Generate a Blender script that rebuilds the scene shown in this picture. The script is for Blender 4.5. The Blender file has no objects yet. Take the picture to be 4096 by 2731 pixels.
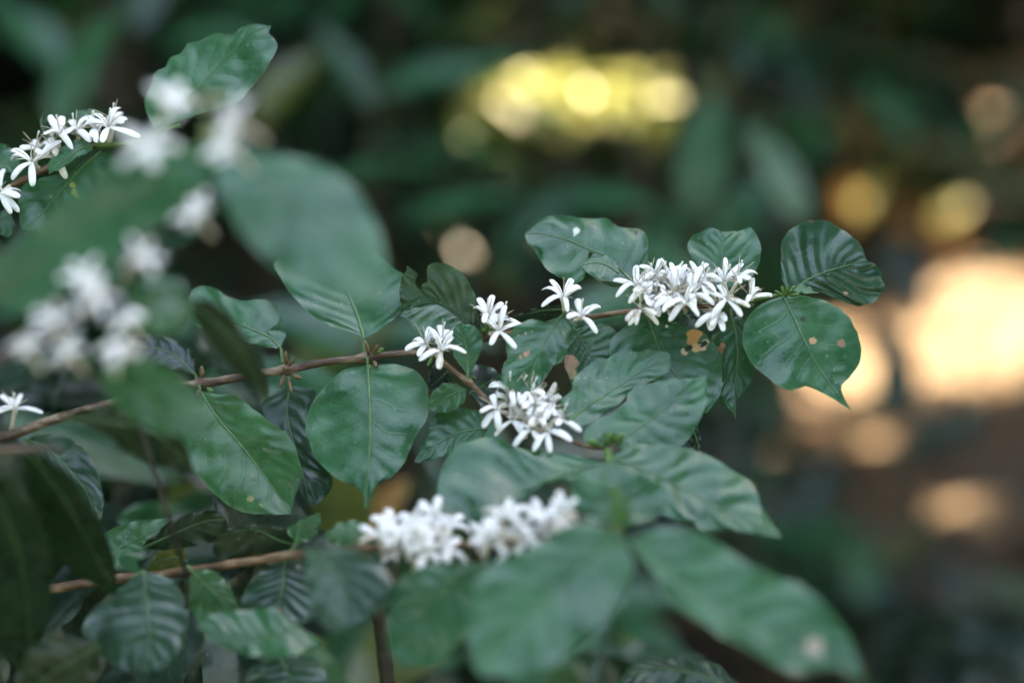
import bpy, math, random
from mathutils import Vector, Matrix, noise, Quaternion
R = math.radians
random.seed(7)
sc = bpy.context.scene
col = sc.collection

# ------------------------------------------------------------------ camera
PITCH = 14.0
CAM = Vector((0, 0, 1.35))
FOC = 0.76
FPX = 50 / 36 * 4096
FW = Vector((0, math.cos(R(PITCH)), -math.sin(R(PITCH))))
UP = Vector((0, math.sin(R(PITCH)), math.cos(R(PITCH))))
RT = Vector((1, 0, 0))
cd = bpy.data.cameras.new('camera')
cd.lens = 50; cd.sensor_width = 36; cd.sensor_fit = 'HORIZONTAL'
cd.clip_start = 0.05; cd.clip_end = 500
cd.dof.use_dof = True; cd.dof.focus_distance = FOC; cd.dof.aperture_fstop = 1.5
cam = bpy.data.objects.new('camera', cd); col.objects.link(cam)
cam.location = CAM; cam.rotation_euler = (R(90 - PITCH), 0, 0)
sc.camera = cam

# ------------------------------------------------------------------ light
SUN_EL, SUN_AZ = 48.0, 33.0            # azimuth measured from +Y (view direction) towards +X
SDIR = Vector((math.cos(R(SUN_EL)) * math.sin(R(SUN_AZ)), math.cos(R(SUN_EL)) * math.cos(R(SUN_AZ)), math.sin(R(SUN_EL))))
w = bpy.data.worlds.new('World'); sc.world = w; w.use_nodes = True
nt = w.node_tree
sky = nt.nodes.new('ShaderNodeTexSky'); sky.sky_type = 'NISHITA'; sky.sun_disc = False
sky.sun_elevation = R(SUN_EL); sky.sun_rotation = R(SUN_AZ)
sky.air_density = 1.0; sky.dust_density = 2.2; sky.ozone_density = 0.8; sky.altitude = 900
bg = nt.nodes['Background']; bg.inputs['Strength'].default_value = 0.15
nt.links.new(sky.outputs[0], bg.inputs[0])
sl = bpy.data.lights.new('sun', 'SUN'); sl.energy = 2.5; sl.angle = R(0.5); sl.color = (1, 0.93, 0.82)
so = bpy.data.objects.new('sun', sl); col.objects.link(so)
so.rotation_euler = (-SDIR).to_track_quat('-Z', 'Y').to_euler(); so.location = (3, 4, 8)
sc.view_settings.view_transform = 'Standard'; sc.view_settings.look = 'None'
sc.view_settings.gamma = 1; sc.view_settings.exposure = 4.4; sc.view_settings.use_curve_mapping = False
sc.view_settings.use_white_balance = True; sc.view_settings.white_balance_temperature = 8900; sc.view_settings.white_balance_tint = 10
sc.render.engine = 'CYCLES'
sc.cycles.use_denoising = True
sc.cycles.max_bounces = 8; sc.cycles.sample_clamp_indirect = 6

# ------------------------------------------------------------------ helpers
def P(px, py, d):
    return CAM + FW * d + RT * ((px - 2048) / FPX * d) + UP * ((1365.5 - py) / FPX * d)

TR = {'O': (0, 0, 1.7415), '1': (0, 0, .574), '2': (1000, 800, .5102), '3': (2000, 800, .6803), '4': (0, 800, .6376),
      '5': (0, 1700, .6576), '6': (1200, 1700, .6576), '7': (2300, 1700, .7636), 'a': (2350, 980, .3401),
      'b': (1850, 1450, .2551), 'c': (1550, 1050, .2869), 'd': (0, 380, .3317), 'F': (0, 0, 1)}
def pts(reg, s):
    ox, oy, k = TR[reg]
    return [(ox + float(a.split(',')[0]) * k, oy + float(a.split(',')[1]) * k) for a in s.split()]

def crom(p, n):
    """resample a polyline of tuples by arc length after Catmull-Rom smoothing"""
    p = [Vector(q) for q in p]
    if len(p) == 2:
        return [p[0].lerp(p[1], i / n) for i in range(n + 1)]
    dense = []
    q = [p[0] * 2 - p[1]] + p + [p[-1] * 2 - p[-2]]
    for i in range(1, len(q) - 2):
        a, b, c, d = q[i - 1], q[i], q[i + 1], q[i + 2]
        for s in range(12):
            t = s / 12
            dense.append(0.5 * ((2 * b) + (c - a) * t + (2 * a - 5 * b + 4 * c - d) * t * t + (3 * b - a - 3 * c + d) * t ** 3))
    dense.append(p[-1])
    L = [0]
    for i in range(1, len(dense)):
        L.append(L[-1] + (dense[i] - dense[i - 1]).length)
    out, j = [], 0
    for i in range(n + 1):
        x = L[-1] * i / n
        while j < len(L) - 2 and L[j + 1] < x:
            j += 1
        h = L[j + 1] - L[j]
        out.append(dense[j].lerp(dense[j + 1], (x - L[j]) / h if h > 1e-9 else 0))
    return out

ORG = {}
def mk(name, V, F, mat, parent=None, origin=None, uv=None, stain=None, smooth=True):
    me = bpy.data.meshes.new(name)
    o0 = Vector(origin) if origin is not None else Vector(V[0])
    me.from_pydata([Vector(v) - o0 for v in V], [], F)
    if uv is not None:
        ul = me.uv_layers.new(name='UVMap')
        for lp in me.loops:
            ul.data[lp.index].uv = uv[lp.vertex_index]
    if stain is not None:
        at = me.color_attributes.new('stain', 'FLOAT_COLOR', 'POINT')
        for i, c in enumerate(stain):
            at.data[i].color = c
    if smooth:
        me.polygons.foreach_set('use_smooth', [True] * len(me.polygons))
    if mat: me.materials.append(mat)
    ob = bpy.data.objects.new(name, me); col.objects.link(ob)
    ob.location = o0
    ORG[ob] = o0.copy()
    if parent is not None:
        ob.parent = parent; ob.location = o0 - ORG[parent]
    return ob
def thing(name, label, cat, loc, group=None):
    o = bpy.data.objects.new(name, None); col.objects.link(o); o.location = loc; ORG[o] = Vector(loc)
    o.empty_display_size = .05
    o['label'] = label; o['category'] = cat
    if group: o['group'] = group
    return o
def tag(o, label, cat, group=None, kind=None):
    if kind: o['kind'] = kind
    if label: o['label'] = label
    if cat: o['category'] = cat
    if group: o['group'] = group
    return o

def tube(pl, rad, seg=8, cap=True, flat=None):
    """tapered tube through 3D points; flat=(vector, ratio) squashes along vector"""
    V, F = [], []
    n = len(pl)
    t0 = (pl[1] - pl[0]).normalized()
    a = t0.orthogonal().normalized()
    for i in range(n):
        t = (pl[min(i + 1, n - 1)] - pl[max(i - 1, 0)]).normalized()
        a = (a - t * a.dot(t)).normalized(); b = t.cross(a)
        r = rad[i] if hasattr(rad, '__len__') else rad
        for s in range(seg):
            th = 2 * math.pi * s / seg
            V.append(pl[i] + (a * math.cos(th) + b * math.sin(th)) * r)
    for i in range(n - 1):
        for s in range(seg):
            s2 = (s + 1) % seg
            F.append((i * seg + s, i * seg + s2, (i + 1) * seg + s2, (i + 1) * seg + s))
    if cap:
        F.append(tuple(range(seg))[::-1]); F.append(tuple((n - 1) * seg + s for s in range(seg)))
    return V, F
def joinm(parts):
    V, F = [], []
    for v, f in parts:
        o = len(V); V += v; F += [tuple(i + o for i in q) for q in f]
    return V, F

# ------------------------------------------------------------------ materials
class N:
    def __init__(s, name):
        s.m = bpy.data.materials.new(name); s.m.use_nodes = True; s.t = s.m.node_tree; s.n = s.t.nodes; s.n.clear()
        s.out = s.n.new('ShaderNodeOutputMaterial')
    def a(s, typ, ins=None, **kw):
        x = s.n.new('ShaderNode' + typ)
        for k, v in kw.items(): setattr(x, k, v)
        for k, v in (ins or {}).items():
            if isinstance(v, bpy.types.NodeSocket): s.t.links.new(v, x.inputs[k])
            else: x.inputs[k].default_value = v
        return x
    def math(s, op, a, b=None, c=None):
        ins = {0: a}
        if b is not None: ins[1] = b
        if c is not None: ins[2] = c
        return s.a('Math', ins, operation=op).outputs[0]
    def mix(s, f, a, b, blend='MIX'):
        x = s.a('Mix', {0: f, 6: a, 7: b}, data_type='RGBA', blend_type=blend)
        return x.outputs[2]
    def ramp(s, f, stops):
        r = s.a('ValToRGB', {0: f}); e = r.color_ramp.elements
        while len(e) < len(stops): e.new(0.5)
        for i, (p, c) in enumerate(stops):
            e[i].position = p; e[i].color = (*c, 1) if len(c) == 3 else c
        return r.outputs[0]
    def rng(s, v, a, b, c=0., d=1.):
        return s.a('MapRange', {0: v, 1: a, 2: b, 3: c, 4: d}).outputs[0]

NV, SKEW = 8.0, 1.7
def leaf_mat(name, dark, light, vein, rough=(.20, .40), trans=.12, transcol=(.16, .34, .05), dust=1.0, spec=.42):
    g = N(name)
    uv = g.a('UVMap').outputs[0]
    sep = g.a('SeparateXYZ', {0: uv})
    u, v = sep.outputs[0], sep.outputs[1]
    av = g.math('ABSOLUTE', g.math('MULTIPLY_ADD', v, 2.0, -1.0))
    q = g.math('SUBTRACT', g.math('MULTIPLY', u, NV), g.math('MULTIPLY', av, SKEW))
    fr = g.math('ABSOLUTE', g.math('SUBTRACT', g.math('FRACT', g.math('ADD', q, 8.0)), .5))   # .5 at veins
    vm = g.rng(fr, .44, .5)
    vm = g.math('MULTIPLY', vm, g.rng(av, .95, .5))
    geo = g.a('NewGeometry'); tc = g.a('TexCoord')
    pos = geo.outputs['Position']
    n1 = g.a('TexNoise', {'Vector': pos, 'Scale': 28., 'Detail': 4., 'Roughness': .6}).outputs[0]
    n2 = g.a('TexNoise', {'Vector': pos, 'Scale': 260., 'Detail': 3., 'Roughness': .65}).outputs[0]
    c = g.mix(g.rng(n1, .35, .65), (*dark, 1), (*light, 1))
    c = g.mix(g.math('MULTIPLY', g.rng(n2, .45, .75), .35), c, (*[x * .6 for x in dark], 1))
    c = g.mix(g.math('MULTIPLY', vm, .13), c, (*vein, 1))
    c = g.mix(g.math('MULTIPLY', g.rng(av, .965, 1.), .5), c, (*vein, 1))
    vo = g.a('TexVoronoi', {'Vector': pos, 'Scale': 260.}, feature='F1')
    pick = g.math('GREATER_THAN', g.a('SeparateColor', {0: vo.outputs['Color']}).outputs[0], .80)
    sp = g.math('MULTIPLY', g.math('LESS_THAN', vo.outputs['Distance'], g.math('MULTIPLY', n2, .24)), pick)
    c = g.mix(g.math('MULTIPLY', sp, .4 * dust), c, (.42, .47, .42, 1))
    film = g.math('MULTIPLY', g.rng(g.a('TexNoise', {'Vector': pos, 'Scale': 55., 'Detail': 7., 'Roughness': .75}).outputs[0], .50, .76), .16 * dust)
    c = g.mix(film, c, (.08, .18, .11, 1))
    sc1 = g.rng(g.a('TexNoise', {'Vector': pos, 'Scale': 130., 'Detail': 3., 'Distortion': 1.5}).outputs[0], .68, .74)
    c = g.mix(g.math('MULTIPLY', sc1, .5 * dust), c, (.018, .03, .016, 1))
    st = g.a('Attribute', attribute_name='stain')
    sm = g.math('MULTIPLY', g.rng(g.math('ADD', st.outputs['Alpha'], g.math('MULTIPLY', g.math('SUBTRACT', n2, .5), .5)), .42, .55), g.math('GREATER_THAN', st.outputs['Alpha'], .02))
    c = g.mix(sm, c, st.outputs['Color'])
    rg = g.math('ADD', g.math('ADD', g.rng(n1, .3, .7, rough[0], rough[1]), g.math('MULTIPLY', film, .8)), g.math('MULTIPLY', sm, .25))
    hgt = g.math('ADD', g.math('MULTIPLY', n2, .35), g.math('MULTIPLY', vm, -.10))
    bp = g.a('Bump', {'Height': hgt, 'Strength': .6, 'Distance': .0014}).outputs[0]
    b = g.a('BsdfPrincipled', {'Base Color': c, 'Roughness': rg, 'Specular IOR Level': spec, 'Normal': bp})
    tl = g.a('BsdfTranslucent', {'Color': (*transcol, 1)})
    mx = g.a('MixShader', {0: trans, 1: b.outputs[0], 2: tl.outputs[0]})
    g.t.links.new(mx.outputs[0], g.out.inputs[0])
    return g.m
M = {}
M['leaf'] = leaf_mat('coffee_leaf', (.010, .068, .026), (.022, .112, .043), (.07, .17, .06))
M['leaf_shade'] = leaf_mat('shaded_leaf', (.0035, .017, .008), (.007, .029, .013), (.04, .09, .035), trans=.03, dust=.8)  # shaded copy of the coffee leaf, shade put into a darker colour
M['leaf_half_shade'] = leaf_mat('half_shaded_leaf', (.007, .040, .017), (.015, .068, .028), (.05, .12, .045), trans=.06)  # between the plain leaf and its shaded copy, shade put into the colour
M['leaf_bright'] = leaf_mat('bright_leaf', (.014, .075, .022), (.030, .125, .038), (.08, .19, .06), trans=.22)
M['leaf_gloss'] = leaf_mat('glossy_leaf', (.008, .036, .018), (.018, .062, .032), (.06, .13, .06), rough=(.2, .34), dust=.6)
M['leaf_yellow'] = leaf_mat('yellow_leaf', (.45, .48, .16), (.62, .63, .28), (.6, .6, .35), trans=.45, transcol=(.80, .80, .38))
M['leaf_olive'] = leaf_mat('olive_leaf', (.05, .075, .012), (.10, .12, .02), (.16, .17, .05), trans=.3, transcol=(.4, .38, .05))
M['leaf_dry'] = leaf_mat('dry_leaf', (.28, .13, .035), (.45, .25, .07), (.4, .25, .1), trans=.2, transcol=(.6, .3, .06), rough=(.5, .7))

def simple(name, cols, scale=120, rough=.6, bump=.3, stretch=None, sss=0, trans=0, spec=.4):
    g = N(name)
    tc = g.a('NewGeometry').outputs['Position']
    if stretch: tc = g.a('VectorMath', {0: tc, 1: stretch}, operation='MULTIPLY').outputs[0]
    nz = g.a('TexNoise', {'Vector': tc, 'Scale': scale, 'Detail': 5., 'Roughness': .65}).outputs[0]
    n = len(cols)
    c = g.ramp(nz, [(.3 + .4 * i / max(1, n - 1), cc) for i, cc in enumerate(cols)])
    bp = g.a('Bump', {'Height': nz, 'Strength': bump, 'Distance': .001}).outputs[0]
    b = g.a('BsdfPrincipled', {'Base Color': c, 'Roughness': rough, 'Normal': bp, 'Specular IOR Level': spec})
    if sss:
        b.inputs['Subsurface Weight'].default_value = sss
        b.inputs['Subsurface Radius'].default_value = (.6, .6, .5); b.inputs['Subsurface Scale'].default_value = .002
    if trans:
        tl = g.a('BsdfTranslucent', {'Color': cols[-1] + (1,)})
        mx = g.a('MixShader', {0: trans, 1: b.outputs[0], 2: tl.outputs[0]})
        g.t.links.new(mx.outputs[0], g.out.inputs[0])
    else:
        g.t.links.new(b.outputs[0], g.out.inputs[0])
    return g.m
M['petal'] = simple('petal_white', [(.78, .78, .75), (.88, .88, .86)], 300, .55, .12, trans=.14, spec=.25)
M['petal_old'] = simple('petal_ageing', [(.5, .34, .2), (.74, .70, .62), (.82, .8, .74)], 320, .6, .2, trans=.2, spec=.2)
M['tube'] = simple('corolla_tube', [(.52, .50, .36), (.70, .66, .52)], 300, .6, .1, trans=.15)
M['stamen'] = simple('stamen', [(.22, .17, .11), (.62, .56, .44)], 500, .7, .1)
M['style'] = simple('style', [(.6, .58, .5), (.8, .8, .76)], 500, .6, .1)
M['bark'] = simple('bark', [(.026, .015, .009), (.085, .050, .030), (.36, .28, .20)], 150, .5, .9, stretch=(.22, 1., 1.))
M['dark_stem'] = simple('dark_stem', [(.012, .010, .006), (.03, .028, .014)], 160, .6, .5)
M['bark2'] = simple('bark_orange', [(.035, .019, .009), (.115, .063, .030), (.32, .22, .13)], 150, .5, .9, stretch=(.25, 1., 1.))
M['bark_grey'] = simple('bark_grey', [(.03, .024, .016), (.075, .058, .04), (.14, .115, .085)], 150, .7, .8)
M['green_stem'] = simple('green_stem', [(.04, .10, .02), (.09, .18, .045)], 180, .45, .2)
M['rib'] = simple('leaf_rib', [(.045, .11, .04), (.09, .18, .065)], 200, .45, .2)
M['bud'] = simple('bud', [(.03, .085, .015), (.09, .18, .04)], 300, .45, .3)
M['bud_brown'] = simple('bud_brown', [(.05, .03, .015), (.20, .13, .06)], 300, .6, .5)
M['insect'] = simple('insect', [(.006, .006, .006), (.02, .016, .014)], 300, .35, .2)
M['cherry'] = simple('cherry_red', [(.35, .05, .04), (.5, .12, .09)], 200, .35, .1)

# ------------------------------------------------------------------ traced leaf
def inpoly(x, y, poly):
    c = False; j = len(poly) - 1
    for i in range(len(poly)):
        xi, yi = poly[i]; xj, yj = poly[j]
        if (yi > y) != (yj > y) and x < (xj - xi) * (y - yi) / (yj - yi) + xi: c = not c
        j = i
    return c
def leaf(parent, reg, mid, left, right, D, k=.5, kx=0., mat='leaf', quilt=9., wave=8., fold=.0, droop=0., nse=20., holes=(), stains=(),
         n=46, m=13, pet=None, rib=True, ribr=.00062, petr=.0011):
    mp, lp, rp = pts(reg, mid), pts(reg, left), pts(reg, right)
    x0, y0 = mp[0]
    A = [crom(q, n) for q in (lp, mp, rp)]
    jr = random.random() * 50
    for e_ in (0, 2):
        for i_ in range(2, n - 1):
            o_ = (A[e_][i_] - A[1][i_])
            if o_.length < 1: continue
            a_ = 5.5 * noise.noise(Vector((i_ * .33, e_, jr))) + 3.0 * noise.noise(Vector((i_ * 1.1, e_, jr)))
            A[e_][i_] = A[e_][i_] + o_.normalized() * max(-.3 * o_.length, a_)
    hs = [pts(reg, h) for h in holes]
    ox, oy, sc_ = TR[reg]
    ss = [((ox + a * sc_), (oy + b * sc_), r * sc_, c) for a, b, r, c in stains]
    mpp = D / FPX
    sd = random.random() * 100
    V, uv, stn, pix = [], [], [], []
    for i in range(n + 1):
        L, Mi, Rr = A[0][i], A[1][i], A[2][i]
        u = i / n
        for j in range(-m, m + 1):
            s = j / m
            p = Mi.lerp(L if s < 0 else Rr, abs(s))
            a = abs(s)
            q = u * NV - a * SKEW + 8 + .55 * noise.noise(Vector((u * 3.1 + sd, s * 1.6, sd)))
            uj = (q + a * SKEW - 8) / NV
            ph = q - math.floor(q)
            e = min(1, 6 * u, 6 * (1 - u))
            bul = (.5 - .5 * math.cos(2 * math.pi * ph)) * (4 * a * (1 - a)) ** .7 * quilt * .55 * e
            wv = math.sin(2 * math.pi * (q * .5 + sd)) * a ** 4 * wave * e
            hw = (Mi - (L if s < 0 else Rr)).length
            nz = noise.noise(Vector((p.x / 150 + sd, p.y / 150, sd))) * nse + noise.noise(Vector((p.x / 60 + sd, p.y / 60, sd + 5))) * nse * .22
            dep = -k * (p.y - y0) + kx * (p.x - x0) - bul + wv - fold * a * hw + nz - droop * u * u * 100
            V.append(P(p.x, p.y, D + dep * mpp)); uv.append((uj, .5 + s * .5)); pix.append((p.x, p.y))
            col_, al = (0, 0, 0), 0
            for sx, sy, r, c in ss:
                dd = math.hypot(p.x - sx, p.y - sy) / r
                f = max(0, 1 - .5 * dd)
                if f > al: al, col_ = f, c
            stn.append((*col_, al))
    w_ = 2 * m + 1
    F = []
    for i in range(n):
        for j in range(2 * m):
            f = (i * w_ + j, i * w_ + j + 1, (i + 1) * w_ + j + 1, (i + 1) * w_ + j)
            if hs:
                cx = sum(pix[t][0] for t in f) / 4; cy = sum(pix[t][1] for t in f) / 4
                if any(inpoly(cx, cy, h) for h in hs): continue
            F.append(f)
    ob = mk('leaf', V, F, M[mat], parent, origin=V[m], uv=uv, stain=stn)
    if rib:
        line = [V[i * w_ + m] for i in range(0, n + 1)]
        line = [a - FW * .0002 for a in line]
        V2, F2 = tube(line, [ribr * (1 - .8 * i / n) * D / .76 for i in range(n + 1)], 6)
        mk('midrib', V2, F2, M['rib'], ob)
    if pet:
        pp = pts(reg, pet)
        st = [P(x, y, D + (0.002 * (len(pp) - 1 - i))) for i, (x, y) in enumerate(pp)] + [V[m]]
        st = crom(st, 8)
        V2, F2 = tube(st, [petr * (1 - .3 * i / 8) for i in range(9)], 8)
        mk('petiole', V2, F2, M['rib'], ob)
    return ob

def stem(parent, name, reg, line, ds, rads, mat, nodes=(), n=None, seg=12):
    """line in pixels; ds depth per point; rads in metres per point"""
    pp = pts(reg, line)
    p3 = [P(x, y, d) for (x, y), d in zip(pp, ds)]
    n = n or 14 * len(pp)
    q = crom(p3, n)
    rr = crom([(r, 0, 0) for r in rads], n) if len(rads) > 2 else [Vector((rads[0] + (rads[-1] - rads[0]) * i / n, 0, 0)) for i in range(n + 1)]
    nd = [P(x, y, d) for (x, y), d in nodes]
    rad = []
    for i, a in enumerate(q):
        r = rads[0] + (rads[-1] - rads[0]) * i / n
        for b in nd:
            r *= 1 + .6 * math.exp(-((a - b).length / .0035) ** 2)
        r *= 1 + .13 * noise.noise(a * 240)
        rad.append(r)
    q = [a + Vector((noise.noise(a * 60), noise.noise(a * 60 + Vector((9, 0, 0))), noise.noise(a * 60 + Vector((0, 9, 0))))) * .0006 for a in q]
    V, F = tube(q, rad, seg)
    return mk(name, V, F, M[mat], parent)

# ------------------------------------------------------------------ flowers
def petal_mesh(parent, c, tip, nrm, wid, bend, mat, r):
    ax = tip - c; Ln = ax.length; t = ax.normalized()
    side = t.cross(nrm).normalized(); up = side.cross(t).normalized()
    prof = [(0, .42), (.12, .55), (.3, .82), (.5, .98), (.72, 1.), (.87, .92), (.95, .70), (.985, .44), (1, .14)]
    V, F = [], []
    seg = 8
    tw = r.uniform(-.5, .5)
    cup = r.uniform(-.12, .2)
    for i, (a, wv) in enumerate(prof):
        p = c + ax * a + up * (math.sin(math.pi * a) * bend - a ** 3 * bend * .8) * Ln + side * (a * a * tw * .06 * Ln)
        hw = wid * wv
        ang = tw * a
        sv = side * math.cos(ang) + up * math.sin(ang); uv_ = up * math.cos(ang) - side * math.sin(ang)
        for s in range(seg):
            th = 2 * math.pi * s / seg
            x, y = math.cos(th), math.sin(th)
            V.append(p + sv * (x * hw) + uv_ * (y * hw * .42 + cup * hw * x * x))
    n = len(prof)
    for i in range(n - 1):
        for s in range(seg):
            s2 = (s + 1) % seg
            F.append((i * seg + s, i * seg + s2, (i + 1) * seg + s2, (i + 1) * seg + s))
    F.append(tuple(range(seg))[::-1]); F.append(tuple((n - 1) * seg + s for s in range(seg)))
    return mk('petal', V, F, M[mat], parent)

def flower3(parent, c, tips, base, nrm, wid=.0020, mat='petal', stam=True, r=random):
    tl = [base.lerp(c, i / 5) for i in range(6)]
    V, F = tube(tl, [.0012, .00105, .0010, .0010, .0012, .0017], 8)
    fo = mk('flower', V, F, M['tube'], parent, origin=base)
    for t in tips:
        petal_mesh(fo, c, t, nrm, wid * r.uniform(.85, 1.12), r.uniform(.02, .24), 'petal_old' if r.random() < .07 else mat, r)
    if stam:
        parts = []
        for i in range(5):
            a = 2 * math.pi * (i + .5) / 5 + r.uniform(-.3, .3)
            u = nrm.orthogonal().normalized(); v = nrm.cross(u)
            d = (u * math.cos(a) + v * math.sin(a))
            L = r.uniform(.008, .0115)
            k = r.uniform(-.4, .6)
            ln = [c + nrm * (L * s * .8) + d * (L * (.25 * s + .55 * s * s)) + u * (k * s * s * .004) for s in (0, .3, .55, .8, 1)]
            parts.append(tube(ln, [.00016, .00014, .00027, .00026, .0001], 5))
        V, F = joinm(parts)
        mk('stamen_ring', V, F, M['stamen'], fo)
        ln = [c + nrm * (.012 * s) + nrm.orthogonal() * (.002 * s * s) for s in (0, .4, .8, 1)]
        V, F = tube(ln, [.0003, .0003, .0003, .0006], 5)
        mk('style', V, F, M['style'], fo)
    return fo

def flower(parent, reg, cen, tips, D, base=None, mat='petal', L0=116, wid=.00175, stam=True, seed=0):
    """tips in pixels; foreshortened petals go away from the lens when they point up, towards it when they point down"""
    r = random.Random(seed + int(D * 1e5) + len(tips))
    (cx, cy), = pts(reg, cen)
    c = P(cx, cy, D); mpp = D / FPX
    t3 = []
    for x, y in pts(reg, tips):
        l = math.hypot(x - cx, y - cy)
        L = max(L0 * .76 / D * r.uniform(.9, 1.05), l * 1.01)
        dz = math.sqrt(L * L - l * l) * (1 if y < cy - 10 else -1) * .8
        t3.append(P(x, y, D + dz * mpp))
    nrm = (-FW * .75 + UP * .65 + RT * r.uniform(-.3, .3)).normalized()
    if base:
        (bx, by), = pts(reg, base); b = P(bx, by, D + .005)
    else:
        b = c - nrm * .010 - UP * .002
    return flower3(parent, c, t3, b, nrm, wid, mat, stam, r)

def rflower(parent, c, axis, r, size=.0165, wid=.0021, stam=False, mat='petal', open_=None):
    axis = axis.normalized(); u = axis.orthogonal().normalized(); v = axis.cross(u)
    ph = r.uniform(0, 6.28); o = open_ if open_ is not None else r.uniform(-.1, .9)
    tips = []
    for i in range(5):
        a = ph + 2 * math.pi * i / 5 + r.uniform(-.25, .25)
        d = ((u * math.cos(a) + v * math.sin(a)) + axis * (o + r.uniform(-.2, .2))).normalized()
        tips.append(c + d * size * r.uniform(.85, 1.1))
    return flower3(parent, c, tips, c - axis * .011, axis, wid, mat, stam, r)

def budm(parent, p, d, L=.006, rad=.0013, mat='bud', name='bud'):
    d = d.normalized()
    ln = [p + d * (L * s) for s in (0, .25, .5, .75, .92, 1)]
    V, F = tube(ln, [rad * .55, rad * .9, rad, rad * .8, rad * .45, rad * .1], 7)
    return mk(name, V, F, M[mat], parent)

# ------------------------------------------------------------------ ground
def ground_mat():
    g = N('soil')
    pos = g.a('NewGeometry').outputs['Position']
    n1 = g.a('TexNoise', {'Vector': pos, 'Scale': 1.6, 'Detail': 6., 'Roughness': .6}).outputs[0]
    n2 = g.a('TexNoise', {'Vector': pos, 'Scale': 14., 'Detail': 6., 'Roughness': .7}).outputs[0]
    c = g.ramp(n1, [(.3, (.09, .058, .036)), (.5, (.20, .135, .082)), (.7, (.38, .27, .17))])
    shade_soil = g.ramp(n2, [(.3, (.018, .013, .008)), (.7, (.055, .037, .022))])  # darker soil colour standing for the shade under the shrubs
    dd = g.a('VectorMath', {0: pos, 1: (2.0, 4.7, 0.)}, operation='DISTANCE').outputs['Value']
    c = g.mix(g.rng(g.math('ADD', dd, g.math('MULTIPLY', n1, 1.2)), 2.4, 3.2), c, shade_soil)  # pale soil round the sunlit patch, shade-dark soil beyond
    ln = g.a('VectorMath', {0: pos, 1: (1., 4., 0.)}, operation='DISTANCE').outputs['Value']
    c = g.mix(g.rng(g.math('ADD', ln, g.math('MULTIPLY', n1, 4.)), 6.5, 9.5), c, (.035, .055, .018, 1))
    bp = g.a('Bump', {'Height': n2, 'Strength': .8, 'Distance': .03}).outputs[0]
    b = g.a('BsdfPrincipled', {'Base Color': c, 'Roughness': .9, 'Normal': bp})
    g.t.links.new(b.outputs[0], g.out.inputs[0])
    return g.m
V, F = [], []
xs = [-150, -60, -25, -12] + [-8 + .5 * i for i in range(41)] + [16, 25, 60, 150]
ys = [-100, -40, -15] + [-6 + .5 * i for i in range(53)] + [26, 40, 80, 200]
for y in ys:
    for x in xs:
        V.append((x, y, .07 * noise.noise(Vector((x * .6, y * .6, 3))) if abs(x) < 13 and -7 < y < 21 else 0))
for j in range(len(ys) - 1):
    for i in range(len(xs) - 1):
        a = j * len(xs) + i; F.append((a, a + 1, a + len(xs) + 1, a + len(xs)))
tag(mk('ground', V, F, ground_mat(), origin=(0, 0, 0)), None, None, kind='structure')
# ================================================================== MAIN BRANCH (in focus)
B1 = thing('coffee_branch', 'long brown coffee branch with leathery leaves, white blossom clusters and a forked twig', 'branch', P(-900, 1990, .86), 'coffee branches in front')
nodes1 = [((1466, 1427), .76), ((1145, 1478), .762), ((805, 1542), .768), ((1725, 1408), .76), ((1930, 1345), .76), ((2255, 1265), .76), ((2560, 1240), .76)]
stem(B1, 'stem', 'F', '-900,1990 -400,1870 0,1752 236,1672 446,1612 700,1552 850,1530 1000,1502 1145,1478 1300,1450 1466,1427 1600,1414 1735,1405',
     [.86, .82, .80, .79, .78, .772, .768, .765, .762, .76, .76, .76, .76], [.0036, .0018], 'bark', nodes1, n=170, seg=12)
stem(B1, 'stem', 'F', '1725,1407 1850,1375 1960,1345 2100,1320 2240,1282 2400,1262 2530,1243 2700,1228 2880,1222', [.76] * 9, [.0017, .0013], 'bark2', nodes1, n=110)
stem(B1, 'tip_shoot', 'F', '2875,1222 2980,1205 3060,1190 3140,1172', [.76, .759, .758, .758], [.0013, .0009], 'green_stem')
stem(B1, 'side_twig', 'F', '1715,1408 1760,1440 1860,1515 1930,1580 1980,1625 2080,1690 2230,1745 2350,1785 2440,1790',
     [.76, .757, .75, .745, .74, .735, .728, .72, .715], [.0014, .0011], 'bark2', [((1872, 1528), .75)], n=100)

BR = (.34, .155, .05); TAN = (.42, .25, .17)
# leaves towards the tip
leaf(B1, '3', '1660,565 1720,680 1790,830 1870,980 1960,1110 2066,1240',
     '1660,565 1540,610 1450,700 1425,800 1440,880 1480,960 1560,1030 1640,1095 1720,1118 1780,1092 1830,1105 1900,1140 1980,1185 2066,1240',
     '1660,565 1760,556 1850,575 1950,610 2040,670 2090,760 2125,860 2115,950 2060,1040 2015,1080 2010,1130 2066,1240',
     .757, k=.42, kx=.12, quilt=7, wave=5, pet='1690,548', stains=[(1842, 826, 22, (.36, .2, .1)), (2010, 842, 24, (.2, .11, .07)), (1742, 712, 9, TAN), (1780, 700, 16, (.02, .03, .02))])
leaf(B1, '3', '1690,540 1800,475 1920,420 2040,385 2155,352',
     '1690,540 1660,460 1650,350 1655,250 1700,180 1790,130 1830,118 1920,125 1990,160 2080,220 2130,280 2155,352',
     '1690,540 1800,530 1940,570 2060,610 2110,624 2190,605 2245,545 2260,500 2240,460 2248,420 2215,385 2155,352',
     .764, k=.2, kx=-.1, quilt=15, wave=12, mat='leaf_half_shade', fold=-.12, stains=[(2032, 548, 16, TAN), (1828, 124, 14, (.3, .05, .03))], pet='1650,560')
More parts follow.
